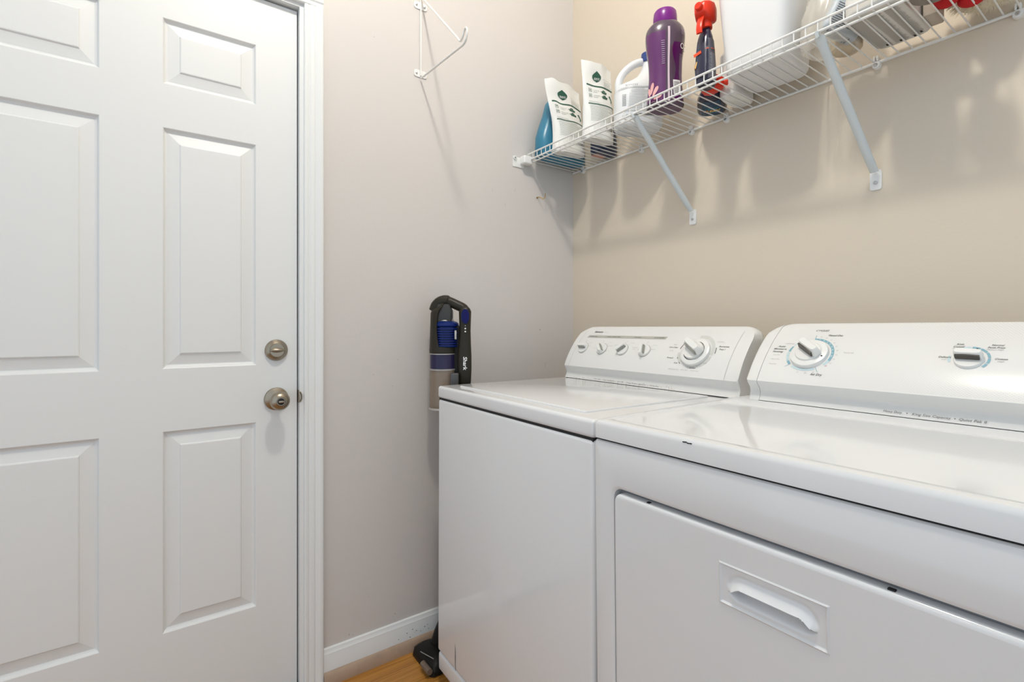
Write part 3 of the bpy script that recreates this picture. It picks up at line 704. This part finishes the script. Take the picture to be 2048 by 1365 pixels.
build('wand', MB().tube([(.038, .0, .90), (.036, .002, .60), (.030, .0, .10)], .017, 16), M_vdk, vac)
# floor head (lies towards the room)
loc = lambda x, y, z: Vector((x, y, z))
def wl(x, y, z):      # world to vacuum local
    d = Vector((x-vb.x, y-vb.y, 0)); return (d.dot(RT), -d.dot(-FW)*-1 if False else d.dot(FW), z)
rings = []
for t in [i/10 for i in range(11)]:
    h = .030+.014*math.sin(math.pi*min(1, t*1.15)); y = -.765+.10*t
    sec = [(.034, h*.25), (.040, h*.7), (.06, h), (.12, h*1.05), (.17, h*.9), (.185, h*.5), (.185, .004), (.038, .004)]
    sec = [(a+(.012 if t < .05 else 0)*(1 if a < .1 else -1), b*(0.55 if t < .05 else 1)+.0) for a, b in sec]
    rings.append([wl(a, y, b) for a, b in sec])
nz = build('floor_head', MB().loft(rings), M_vdk, vac, ang=45)
build('head_window', MB().box(*[0]*0) if False else MB().tube([wl(.13, -.768, .022), wl(.18, -.768, .022)], .010, 10), mat('smoke_window', (.16, .12, .09), .2), nz)
build('swivel_joint', MB().tube([wl(.085, -.70, .03), wl(.09, -.685, .07), wl(.10, -.672, .12)], [.020, .022, .018], 14), M_vdk, nz)
build('head_wheel', MB().lathe([(0, -.008), (.017, -.008), (.019, -.005), (.019, .005), (.017, .008), (0, .008)], 20, T(*wl(.048, -.655, .019)) @ RY(math.pi/2)), M_vdk, nz)
mb = MB().tube([wl(.10, -.762, .0415), wl(.16, -.745, .044)], .0012, 6)
build('silver_line', mb, M_vring, nz)

# ------------------------------------------------------------------ products on the shelf
ZT = SZ+.0020      # resting height on the wires
def loft_bottle(secs, p=2.3, n=40, cap=True):
    """secs: (z, half width x, half depth y, offset x)"""
    rings = [[(a+s[3], b, s[0]) for a, b in superell(s[1], s[2], s[4] if len(s) > 4 else p, n)] for s in secs]
    return MB().loft(rings, cap)
def resec(secs, n=5):
    P = [Vector((s[0], s[1], s[2])) for s in secs]; Q = catmull([(a.x, a.y, a.z) for a in P], n)
    return Q
M_pl_w = mat('white_plastic', (.78, .78, .75), .32); M_pl_w2 = mat('white_plastic_cool', (.74, .76, .78), .3)

# teal detergent bottle
t = empty('detergent_bottle', (.068, -.1315, ZT), math.pi/2, 'teal blue laundry detergent bottle in the shelf corner behind the pouches', 'detergent bottle')
M_teal = mat('teal_plastic', (.035, .19, .30), .3)
S_ = [(0, .102, .036, 0, 3), (.004, .114, .043, 0, 3), (.012, .119, .046, 0, 3), (.08, .118, .046, 0, 2.8), (.13, .102, .045, .0, 2.6), (.17, .090, .044, .004, 2.5), (.22, .080, .042, .008, 2.4), (.255, .060, .036, .012, 2.2), (.27, .034, .030, .016, 2), (.285, .028, .028, .016, 2)]
build('bottle_body', loft_bottle(S_), M_teal, t)
build('cap', MB().lathe([(0, .275), (.033, .275), (.034, .280), (.032, .305), (.030, .308), (0, .308)], 28, T(.016, 0, 0)), mat('cap_blue_grey', (.10, .25, .36), .35), t)
# dark box-like bottle behind
t = empty('stain_remover_bottle', (.237, -.060, ZT), math.radians(5), 'dark navy bottle with reddish label lying low at the back, between pouches and wall', 'bottle')
build('bottle_body', loft_bottle([(0, .036, .046, 0, 3), (.004, .040, .050, 0, 3), (.05, .040, .050, 0, 3), (.10, .038, .046, 0, 2.6), (.14, .022, .024, 0, 2), (.16, .016, .016, 0, 2)]), mat('navy_plastic', (.018, .03, .07), .3), t)
build('cap', MB().lathe([(0, .158), (.018, .158), (.018, .18), (0, .18)], 20), mat('cap_dark', (.03, .05, .10), .35), t)
mb = MB().prism(rrect(-.0402, -.004, -.030, .030, .006), lambda a, b, d: (a-.003, b, d), -.0006, .0005)
build('label', mb, mat('label_pinkish', (.55, .28, .22), .5), t)['label'] = 'pinkish red label'

# white refill pouches
WDIR = Vector((.146, .989, 0)); WA = math.atan2(.989, .146)
M_pouch = mat('pouch_film', (.78, .785, .76), .38, bump=.25, bscale=14); M_gr = mat('printed_green', (.015, .085, .055), .45)
def pouch(name, x, y, ang, w, h, th, slouch, label, seed, group=None):
    random.seed(seed)
    t = empty(name, (x, y, ZT), ang, label, 'pouch', group)
    nx, nz_ = 26, 30
    def pt(s, v, side, off=0):
        u = (s-.5)*2
        taper = 1-.05*v*(1-v)*4
        X_ = u*w/2*taper
        belly = (th/2)*(1-abs(u)**2.6)**.6 if abs(u) < 1 else 0
        belly *= (1-smooth((v-.15)/.85)*.93)
        belly *= (.86+.14*smooth(v/.06))
        cr = .0022*math.sin(9*s+7*v+seed)*math.sin(13*v-4*s+seed*2)
        Z_ = h*v - (.012 if seed == 3 else .010)*smooth((s-.55)/.45)*smooth(v/.9)*(1+.6*(seed == 3)*s) + (.010*math.exp(-((s-.18)/.12)**2) if seed == 3 else 0)*v
        Z_ += .004*math.sin(6*s+seed)*v
        X_ += (-.034 if seed == 3 else -.004)*smooth((v-.25)/.75)*(1-.45*s)
        lean = -.018*slouch*smooth(v)
        return Vector((X_, side*(belly+cr*(abs(u) < .98)+off)+lean+(.010*math.sin(5*s+seed)*smooth((v-.7)/.3)), Z_))
    rings = []
    for j in range(nz_+1):
        v = j/nz_
        rings.append([pt(i/nx, v, -1) for i in range(nx+1)] + [pt(1-i/nx, v, 1, .0003) for i in range(1, nx)])
    b = MB().loft(rings)
    build('pouch_film', b, M_pouch, t, ang=70)
    def F(u, v, off=0):   # u,v in 0..1 over the front
        p = pt(u, v, -1, .0010+off*.2 if off < .01 else .0010); return p
    m = MB()
    def seg(u0, u1, v0, v1, mi=0, n=14, drop=0):
        for i in range(n):
            a, c = u0+(u1-u0)*i/n, u0+(u1-u0)*(i+1)/n
            m._add([F(a, v0, 0), F(c, v0, 0), F(c, v1, 0), F(a, v1, 0)], [(0, 1, 2, 3)], mi)
    # leaf drop emblem
    D = [(0, 1.0), (.30, .62), (.47, .30), (.46, .0), (.30, -.30), (0, -.52), (-.30, -.30), (-.46, 0), (-.47, .30), (-.30, .62)]
    m._add([F(.42+a*.29, .800+b_*.092, .002) for a, b_ in D], [tuple(range(len(D)))], 0)
    for k, (tx, vv) in enumerate((('SEVENTH', .795), ('GENERATION', .779))):
        m.text(tx, lambda u, v, off: F(u, v, .006), .335, vv, .17, .010, 0, mi=2, bold=.03)
    seg(.08, .95, .685, .703); seg(.10, .97, .440, .452)
    m.text('Natural laundry', lambda u, v, off: F(u, v), .66, .80, .30, .014, 0, mi=1)
    for k in range(5): seg(.66, .66+random.uniform(.2, .29), .775-.018*k, .779-.018*k, 1, 5)
    for k, vv in enumerate((.625, .555)):
        m._add([F(.55, vv-.02), F(.72, vv-.02), F(.74, vv+.012), F(.53, vv+.012)], [(0, 1, 2, 3)], 0)
        m._add([F(.575, vv+.013), F(.695, vv+.013), F(.67, vv+.028), F(.60, vv+.028)], [(0, 1, 2, 3)], 0)
        m._add([F(.50, vv-.004), F(.515, vv-.004), F(.515, vv+.004), F(.50, vv+.004)], [(0, 1, 2, 3)], 0)
        m.text(('1 PACK', '2 PACKS')[k], lambda u, v, off: F(u, v), .27, vv-.002, .20, .018, 0, mi=1)
        for a0, a1, b0, b1 in ((.13, .22, -.022, -.018), (.13, .22, .018, .022), (.13, .145, -.02, .02), (.205, .22, -.02, .02), (.155, .195, -.008, .010)):
            m._add([F(a0, vv+b0), F(a1, vv+b0), F(a1, vv+b1), F(a0, vv+b1)], [(0, 1, 2, 3)], 1)
        for q in range(2): seg(.27, .40, vv-.014-.009*q, vv-.0115-.009*q, 1, 4)
    m._add([F(.80, .60), F(.86, .615), F(.90, .56), (F(.90, .53)), F(.84, .50), F(.86, .55)], [(0, 1, 2, 3, 4, 5)], 0)
    for k in range(13): seg(.14, .14+random.uniform(.55, .78), .420-.0165*k, .4235-.0165*k, 1, 10)
    for k in range(3): seg(.12, .30+.2*random.random(), .478-.011*k, .480-.011*k, 1, 5)
    # barcode
    for k in range(14):
        a = .60+k*.018; m._add([F(a, .10), F(a+random.choice((.006, .010)), .10), F(a+.008, .165), F(a, .165)], [(0, 1, 2, 3)], 3)
    build('printed_label', m, [M_gr, mat('printed_text_green_grey', (.30, .34, .30), .5), M_wht, M_ink], t, flat=True)
    return t
pouch('refill_pouch', .158, -.169, WA, .148, .268, .060, .0, 'white refill pouch with green leaf emblem, slumped, left of the two', 3)
pouch('refill_pouch', .319, -.174, WA, .134, .278, .062, .0, 'white refill pouch with green leaf emblem, taller and upright, beside the white jug', 9)
random.seed(21)

# white jug with handle and blue cap
t = empty('bleach_jug', (.465, -.132, ZT), TH, 'white plastic jug with loop handle, blue cap and grey printed label', 'jug')
Sj = [(0, .066, .050, 0, 2.8), (.004, .073, .056, 0, 2.8), (.012, .079, .061, 0, 2.8), (.06, .080, .062, 0, 2.7), (.128, .079, .061, 0, 2.6), (.145, .073, .056, .004, 2.5), (.158, .058, .048, .018, 2.4), (.176, .040, .038, .030, 2.3), (.198, .027, .027, .034, 2), (.215, .020, .020, .034, 2), (.235, .019, .019, .034, 2)]
build('bottle_body', loft_bottle(Sj), M_pl_w2, t)
build('loop_handle', MB().tube(catmull([(-.064, 0, .125), (-.066, 0, .155), (-.059, 0, .182), (-.040, 0, .207), (-.014, 0, .226), (.012, 0, .235), (.030, 0, .230)], 5), [.0125]*31, 14), M_pl_w2, t)
build('cap', MB().lathe([(0, .232), (.0235, .232), (.024, .236), (.022, .262), (0, .264)], 28, T(.034, 0, 0)), mat('cap_royal_blue', (.02, .05, .20), .35), t)
def ovalf(a, b, p):
    def F(u, v, off=0):
        th = -math.pi/2+u/a; c, s_ = math.cos(th), math.sin(th)
        k = 1+(off+.0006)/a
        return Vector((a*k*math.copysign(abs(c)**(2/p), c), b*k*math.copysign(abs(s_)**(2/p), s_), v))
    return F
F = ovalf(.0806, .0626, 2.66); m = MB()
def seg2(m, F, u0, u1, v0, v1, mi=0, n=10):
    for i in range(n):
        a, c = u0+(u1-u0)*i/n, u0+(u1-u0)*(i+1)/n; m._add([F(a, v0), F(c, v0), F(c, v1), F(a, v1)], [(0, 1, 2, 3)], mi)
seg2(m, F, -.09, .08, .122, .1245, 0, 16); seg2(m, F, -.09, .08, .045, .0475, 0, 16)
for a in (-.042, .022): seg2(m, F, a, a+.0008, .048, .121, 0, 1)
for a0, a1, n_ in ((-.038, .016, 13), (.026, .062, 17)):
    for k in range(n_): seg2(m, F, a0, a0+(a1-a0)*random.uniform(.7, 1), .116-.068*k/n_, .1175-.068*k/n_, 0, 5)
for k in range(8): seg2(m, F, -.066, -.048, .100-.005*k, .1015-.005*k, 1, 2)
m.text('BLEACH', F, -.05, .128, .040, .005, 0, mi=1); seg2(m, F, -.035, .03, .030, .036, 1, 8)
for a in (-.06, -.045): m.arc(F, a, .03, .004, .005, 0, 360, mi=1, n=12)
build('printed_label', m, [mat('label_grey', (.45, .47, .46), .5), M_ink], t, flat=True)

# purple scent bead bottle
t = empty('scent_booster_bottle', (.624, -.197, ZT), TH-.12, 'tall purple bottle of scent beads with bright purple cap and flower print', 'bottle')
Q = [(0, .050, .036), (.004, .054, .040), (.012, .0555, .0415), (.04, .053, .040), (.09, .0485, .038), (.13, .0495, .038), (.18, .056, .041), (.212, .0585, .042), (.232, .055, .040), (.245, .045, .036), (.252, .036, .032)]
Qs = catmull(Q, 4)
a_ = build('bottle_body', MB().loft([[(x, y, q.x) for x, y in superell(q.y, q.z, 2.2, 44)] for q in Qs]), [mat('smoky_purple_plastic', (.085, .055, .085), .16, coat=.4)], t, ang=60)
def hw(z):
    for i in range(len(Q)-1):
        if Q[i][0] <= z <= Q[i+1][0]:
            k = (z-Q[i][0])/(Q[i+1][0]-Q[i][0]); return Q[i][1]+(Q[i+1][1]-Q[i][1])*smooth(k)*.5+(Q[i+1][1]-Q[i][1])*k*.5, Q[i][2]+(Q[i+1][2]-Q[i][2])*k
    return Q[-1][1], Q[-1][2]
def PF(u, v, off=0):
    a, b = hw(v); th = -math.pi/2+u/.05; c, s_ = math.cos(th), math.sin(th); k = 1+(off+.0010)/a
    return Vector((a*k*math.copysign(abs(c)**(2/2.2), c), b*k*math.copysign(abs(s_)**(2/2.2), s_), v))
mL = MB()
mL.grid(lambda s, v: PF(-.066+.062*s, .014+.200*v), 16, 24, 0)      # violet front label
mL.grid(lambda s, v: PF(.018-.006*math.sin(9*v)+.034*s-.02*(0 if v < .9 else 0), .016+.165*v, .0004), 6, 24, 1)
mL.grid(lambda s, v: PF(.0005+.0045*s, .010+.215*v, .0012), 2, 24, 2)      # pale seam strip
mL.grid(lambda s, v: PF(.014+.026*s, .030+.042*v, .0014), 4, 4, 3)   # bar code panel
for k in range(10): mL.grid(lambda s, v: PF(.016+.021*s, .033+.0036*k+.0014*v, .0020), 4, 1, 4)
for k in range(26): mL.grid(lambda s, v: PF(.036+(.013+.008*((k*7) % 3)/2)*s, .070+.0031*k+.0010*v, .0016), 3, 1, 5)
for k in range(7): mL.grid(lambda s, v: PF(.036+.018*s, .205+.0028*k+.0010*v, .0016), 3, 1, 5)
mL.arc(lambda u, v, d: PF(u, v, .0016), .043, .172, .0055, .0080, 0, 360, mi=3, n=20); mL.arc(lambda u, v, d: PF(u, v, .0016), .060, .168, .0055, .0080, 0, 360, mi=3, n=20)
for (fu, fv, fr, ang) in ((-.047, .045, .040, 80), (-.040, .040, .036, 55), (-.036, .030, .030, 20), (-.050, .040, .032, 110), (-.044, .022, .028, -15)):
    ca, sa = math.cos(math.radians(ang)), math.sin(math.radians(ang)); pts_ = []
    for k in range(14):
        q = 2*math.pi*k/14; a = .5+.5*math.cos(q); b = .24*math.sin(q)*(.6+.4*a)
        pts_.append(PF(fu+(a*ca-b*sa)*fr*.8, max(.012, fv+(a*sa+b*ca)*fr*.9-.01), .0018+.0002*ang/100))
    mL._add(pts_, [tuple(range(14))], 6)
for k in range(12): mL.grid(lambda s, v: PF(-.014+.008*s, .12+.0058*k+.0018*v, .0016), 2, 1, 5)
build('printed_label', mL, [mat('label_violet', (.115, .030, .125), .25), mat('label_plum', (.07, .005, .075), .2), mat('label_pale_strip', (.62, .50, .56), .4), M_wht, M_ink, mat('label_lilac_text', (.40, .32, .42), .4), mat('flower_pink', (.72, .38, .38), .35)], t, flat=True, ang=60)
build('cap', MB().lathe([(0, .246), (.034, .246), (.0355, .250), (.0350, .272), (.0335, .284), (.030, .289), (0, .290)], 40), mat('cap_magenta_purple', (.17, .012, .20), .25), t)
build('bottle_base', MB().loft([[(x, y, z) for x, y in superell(.050*k, .036*k, 2.2, 44)] for z, k in ((-.0018, .97), (.0015, 1.0))]), mat('base_bead_texture', (.20, .12, .19), .5, vary=.75, vscale=160), t)

for c_ in (t,): c_.scale = (1.0, .95, 1.035)
# spray bottles
M_spr = mat('spray_navy_plastic', (.022, .022, .048), .2, coat=.3); M_rd = mat('trigger_red', (.72, .035, .010), .3)
def spray(name, mtx, label, kx=1, ky=1, kh=1):
    t = bpy.data.objects.new(name, None); COL.objects.link(t); t.matrix_world = mtx; tag(t, label, 'spray bottle')
    # local X = narrow side to side, Y = broad (label faces are +-X), Z up
    Qb = [(0, .022, .040), (.004, .026, .045), (.012, .0275, .047), (.06, .0270, .046), (.10, .0245, .042), (.135, .0215, .033), (.150, .018, .022), (.162, .015, .016), (.175, .013, .013)]
    Qb = [(a, b*kx, c*ky) for a, b, c in Qb]
    build('bottle_body', MB().loft([[(x, y, q.x) for x, y in superell(q.y, q.z, 2.6, 36)] for q in catmull(Qb, 4)]), M_spr, t, ang=60)
    mb = MB().lathe([(0, .164), (.0175, .164), (.018, .168), (.0165, .186), (.012, .190), (0, .19)], 24)
    build('collar', mb, M_rd, t)
    rings = []
    for y, w, z0, z1 in ((-.048, .010, .212, .232), (-.044, .013, .206, .238), (-.020, .0175, .196, .246), (.004, .0205, .192, .248), (.026, .0185, .194, .242), (.036, .013, .204, .230)):
        rings.append([(a*w*kh, y*(.75 if kh > 1 else 1), (z0+z1)/2-.012+b*(z1-z0)/2) for a, b in superell(1, 1, 5, 20)])
    hd_ = build('sprayer_head', MB().loft(rings), M_rd, t, ang=50)
    build('nozzle', MB().lathe([(0, 0), (.010, 0), (.010, .010), (.0085, .012), (0, .012)], 20, T(0, -.048*(.75 if kh > 1 else 1), .210) @ RX(math.pi/2)), M_rd, hd_)
    mb = MB(); rings = []
    for k in range(9):
        s = k/8; y = (-.030-.018*math.sin(s*2.0))*(.8 if kh > 1 else 1); z = .190-.052*s
        rings.append([(a*.0085, y+b*.0035, z) for a, b in superell(1, 1, 2.6, 14)])
    build('trigger', mb.loft(rings), M_rd, t)
    m = MB()
    def LF(sg):
        def F(u, v, off=0):
            i = 0
            while i < len(Qb)-2 and Qb[i+1][0] < v: i += 1
            k = (v-Qb[i][0])/(Qb[i+1][0]-Qb[i][0]); a = Qb[i][1]+(Qb[i+1][1]-Qb[i][1])*k; b = Qb[i][2]+(Qb[i+1][2]-Qb[i][2])*k
            y = max(-.97, min(.97, u*1.0/b)); x = a*(1-abs(y)**2.6)**(1/2.6)
            return Vector((sg*(x+.0012+off), sg*y*b, v))
        return F
    F = LF(1); m.grid(lambda s, v: F((-.034+.068*s)*(1-.25*v), .014+.115*v), 10, 16, 0)
    F2 = LF(1); f2 = lambda u, v, off=0: F2(u, v, .0006)
    for k in range(20): m.grid(lambda s, v: f2(-.026+(.040+.010*((k*5) % 3)/2)*s, .020+.0034*k+.0012*v), 4, 1, 1)
    m.grid(lambda s, v: f2((-.030+.060*s), .096+.0022*v+.006*s), 6, 1, 2)
    F = LF(-1); f3 = lambda u, v, off=0: F(u, v, .0006)
    m.grid(lambda s, v: F((-.034+.068*s)*(1-.25*v), .014+.115*v), 10, 16, 3)
    m.arc(lambda u, v, d: F(u*1.0, v, .0005), .0, .062, 0, .024, 0, 360, mi=4, n=28)
    for k in range(26):
        a, r = random.uniform(0, 6.28), random.uniform(.006, .030); m.arc(lambda u, v, d: F(u, v, .0012), r*math.cos(a), .065+r*1.2*math.sin(a), 0, random.uniform(.0006, .0018), 0, 360, mi=5, n=6)
    m.text('CLEAN', lambda u, v, off: F(u, v, .0018), -.026, .052, .052, .016, .2, mi=6, bold=.05)
    m.text('CLEAN', lambda u, v, off: F(u, v, .0024), -.0255, .0525, .051, .0155, .2, mi=7)
    build('printed_label', m, [mat('label_dark_grey', (.10, .10, .12), .3), mat('label_grey_text', (.42, .42, .45), .4), mat('label_orange_line', (.75, .12, .04), .4), mat('label_deep_blue', (.01, .05, .11), .3), mat('label_teal_burst', (.02, .16, .24), .35), mat('label_light_blue', (.25, .55, .75), .4), mat('label_orange', (.85, .32, .08), .4), mat('label_yellow', (.90, .72, .25), .4)], t, flat=True, ang=60)
    m = MB(); m.box(-.0105, .0105, 0, .0012, 0, .008)
    build('red_tab', m.xf(T(-.010, -.0470*ky, .085) @ RY(-.25)), mat('label_red', (.80, .08, .02), .4), t)
    return t
# upright, narrow side to the camera, label faces to the right
dirS = TH-.80
spray('spray_bottle', T(.7795, -.2255, ZT) @ RZ(dirS) @ Matrix.Diagonal((1, 1, .98, 1)), 'upright navy spray bottle with red trigger beside the purple bottle', .88, .56, 1.25)
# second lies on its back on the wires, head to the front
M2 = Matrix(((0, 0, 1, 0), (0, 1, 0, 0), (-1, 0, 0, 0), (0, 0, 0, 1)))
# local Z -> direction (towards the front right), local -X -> down
dz = Vector((.52, -.854, 0)).normalized(); dxv = Vector((0, 0, 1)); dyv = dz.cross(dxv)
ml = Matrix(((dxv.x, dyv.x, dz.x, .676), (dxv.y, dyv.y, dz.y, -.030), (dxv.z, dyv.z, dz.z, ZT+.030), (0, 0, 0, 1)))
spray('spray_bottle', ml @ Matrix.Diagonal((.95, .93, .80, 1)), 'navy spray bottle with red trigger lying flat on the wires near the wall', 1, 1, 1.3)

# white tub and second white container
t = empty('detergent_tub', (.910, -.148, ZT), math.radians(3), 'large plain white tub standing in the middle of the shelf', 'tub')
St = [(0, .068, .078), (.003, .074, .084), (.012, .079, .088), (.03, .080, .089), (.14, .089, .098), (.285, .100, .106), (.292, .100, .106)]
rings = [[(a, b, q[0]) for a, b in superell(q[1], q[2], 5.5, 48)] for q in St]
build('tub_body', MB().loft(rings), mat('tub_white', (.74, .74, .74), .35), t)
build('lid', MB().loft([[(a, b, z) for a, b in superell(.108*k, .115*k, 5.5, 48)] for z, k in ((.288, .98), (.290, 1), (.310, 1), (.314, .97))]), M_pl_w, t)
t = empty('white_bottle', (.783, -.074, ZT), math.radians(4), 'short white bottle standing behind the white tub against the wall', 'bottle')
build('bottle_body', loft_bottle([(0, .027, .052, 0, 3.2), (.004, .031, .058, 0, 3.2), (.012, .033, .061, 0, 3), (.12, .033, .060, 0, 3), (.15, .030, .036, 0, 2.4), (.165, .018, .018, 0, 2)]), M_pl_w, t)
build('cap', MB().lathe([(0, .163), (.021, .163), (.021, .185), (0, .186)], 24), M_pl_w, t)

# clear bag with packet
M_film = mat('clear_film', (.86, .82, .74), .22, trans=.0, alpha=.38, bump=.6, bscale=25)
t = empty('plastic_bag', (1.060, -.145, ZT), TH, 'crumpled see-through plastic bag around a blue grey packet', 'bag')
rings = []
for z, w, d in ((.0005, .054, .042), (.004, .062, .050), (.03, .067, .056), (.08, .069, .056), (.13, .062, .050), (.18, .044, .036), (.22, .022, .02), (.25, .030, .022), (.29, .046, .034)):
    r = []
    for k in range(56):
        a = 2*math.pi*k/56; c = 1+.06*math.sin(5*a+z*60)+.05*math.sin(11*a+z*90)*(z > .01)
        r.append((w*c*math.cos(a)+z*.12, max(-.075, d*c*math.sin(a)), z))
    rings.append(r)
build('film', MB().loft(rings, cap=False), M_film, t, ang=80)
mb = MB().box(-.055, .030, -.047, -.008, .006, .100, .012, 3); mb.xf(T(0, -.006, .006) @ RY(.42) @ RX(.10))
pk = build('packet', mb, mat('packet_blue_grey', (.46, .50, .53), .45), t)
m = MB()
for k in range(11): m.box(-.046, -.046+.03+.03*((k*3) % 4)/4, -.0475, -.0470, .016+.005*k, .0175+.005*k)
for k in range(12): m.box(-.052+.0058*k, -.0500+.0058*k, -.042, -.020, .0052, .0056)
m.xf(T(0, -.006, .006) @ RY(.42) @ RX(.10)); build('printed_text', m, M_ink, pk)
build('round_pot', MB().lathe([(0, .004), (.026, .004), (.032, .010), (.034, .050), (0, .050)], 32, T(.046, .010, 0)), mat('pot_tan', (.62, .52, .38), .5), t)

# flat printed pack
t = empty('printed_pack', (1.176, -.145, ZT), math.radians(-2), 'flat grey wrapped pack with rows of fine print on its underside', 'pack')
rings = []
for z, k in ((0, .93), (.002, .98), (.008, 1), (.05, 1), (.062, .96), (.068, .85)):
    rings.append([(a*k, b*k, z) for a, b in rrect(-.052, .052, -.100, .098, .022, 6)])
pk = build('wrapper', MB().loft(rings), mat('wrapper_grey', (.66, .64, .60), .35, bump=.3, bscale=25), t)
m = MB(); random.seed(5)
y = -.090
while y < .084:
    for c in range(3):
        x0 = -.044+c*.031; m._add([(x0, y, -.0007), (x0+random.uniform(.018, .028), y, -.0007), (x0+.024, y+.0016, -.0007), (x0, y+.0016, -.0007)], [(0, 1, 2, 3)], 0)
    y += .0046
for x0, yy in ((-.03, .07), (-.005, .074), (.02, .078), (.034, .070)): m._add([(x0, yy, -.0010), (x0+.004, yy, -.0010), (x0+.004, yy+.01, -.0010), (x0, yy+.01, -.0010)], [(0, 1, 2, 3)], 1)
build('printed_text', m, [mat('fine_print', (.33, .31, .28), .5), M_dark], t, flat=True)
m = MB()
for k in range(10): m.box(-.0535, -.0518, -.095+.002*k, -.02+.01*math.sin(k), .012+.0042*k, .0132+.0042*k)
build('printed_text', m, M_ink, t)
# beige box and grey roll
t = tag(build('cardboard_box', MB().box(-.013, .013, -.030, .030, 0, .09, .003, 2), mat('box_taupe', (.46, .40, .33), .7)), 'small taupe box behind the grey roll at the right of the shelf', 'box')
t.location = (1.243, -.100, ZT); t.rotation_euler = (0, 0, math.radians(4))
mb = MB(); n_ = 40; rings = []
for k in range(n_+1):
    a = 2*math.pi*k/n_; rings.append([((.026+p)*math.cos(a), (.026+p)*math.sin(a), q) for p, q in ((-.009, 0), (.009, 0), (.010, .002), (.010, .038), (.009, .040), (-.009, .040))])
mb.loft(rings, cap=False)
t = tag(build('tape_roll', mb, mat('roll_grey_brown', (.24, .21, .18), .5)), 'grey brown roll with open centre between the printed pack and taupe box', 'roll')
t.location = (1.268, -.205, ZT)
# red and white furry item
t = empty('plush_ornament', (1.322, -.064, ZT), 0, 'furry cream plush with red patches at the right end of the shelf', 'plush')
def blob(cx, cy, cz, rx, ry, rz, n=20): 
    R = []
    for j in range(1, n): 
        ph = math.pi*j/n; R.append([(cx+rx*math.sin(ph)*math.cos(2*math.pi*k/24), cy+ry*math.sin(ph)*math.sin(2*math.pi*k/24), cz-rz*math.cos(ph)) for k in range(24)])
    return R
build('plush_body', MB().loft(blob(0, 0, .042, .062, .050, .040)), mat('plush_cream', (.66, .60, .45), .9), t)
m = MB(); random.seed(11)
for k in range(1500):
    a, ph = random.uniform(0, 6.283), math.acos(random.uniform(-1, .9))
    n_ = Vector((math.sin(ph)*math.cos(a), math.sin(ph)*math.sin(a), math.cos(ph))); p = Vector((.060*n_.x, .048*n_.y, .042+.038*n_.z))
    q = p+(n_+Vector((random.uniform(-.5, .5), random.uniform(-.5, .5), random.uniform(-.5, .5)))).normalized()*random.uniform(.008, .018); q.z = max(q.z, -.004)
    s_ = n_.orthogonal().normalized()*.0006; s2 = n_.cross(s_)
    m._add([p+s_, p-s_*.5+s2, p-s_*.5-s2, q], [(0, 1, 3), (1, 2, 3), (2, 0, 3)])
f = build('fur', m, mat('fur_cream', (.78, .72, .58), .8), t); f['kind'] = 'stuff'
M_rf = mat('felt_red', (.50, .008, .012), .75)
build('red_patch', MB().loft(blob(-.050, -.068, .018, .022, .020, .018, 12)), M_rf, t); build('red_patch', MB().loft(blob(-.016, -.040, .014, .024, .020, .018, 12)), M_rf, t)
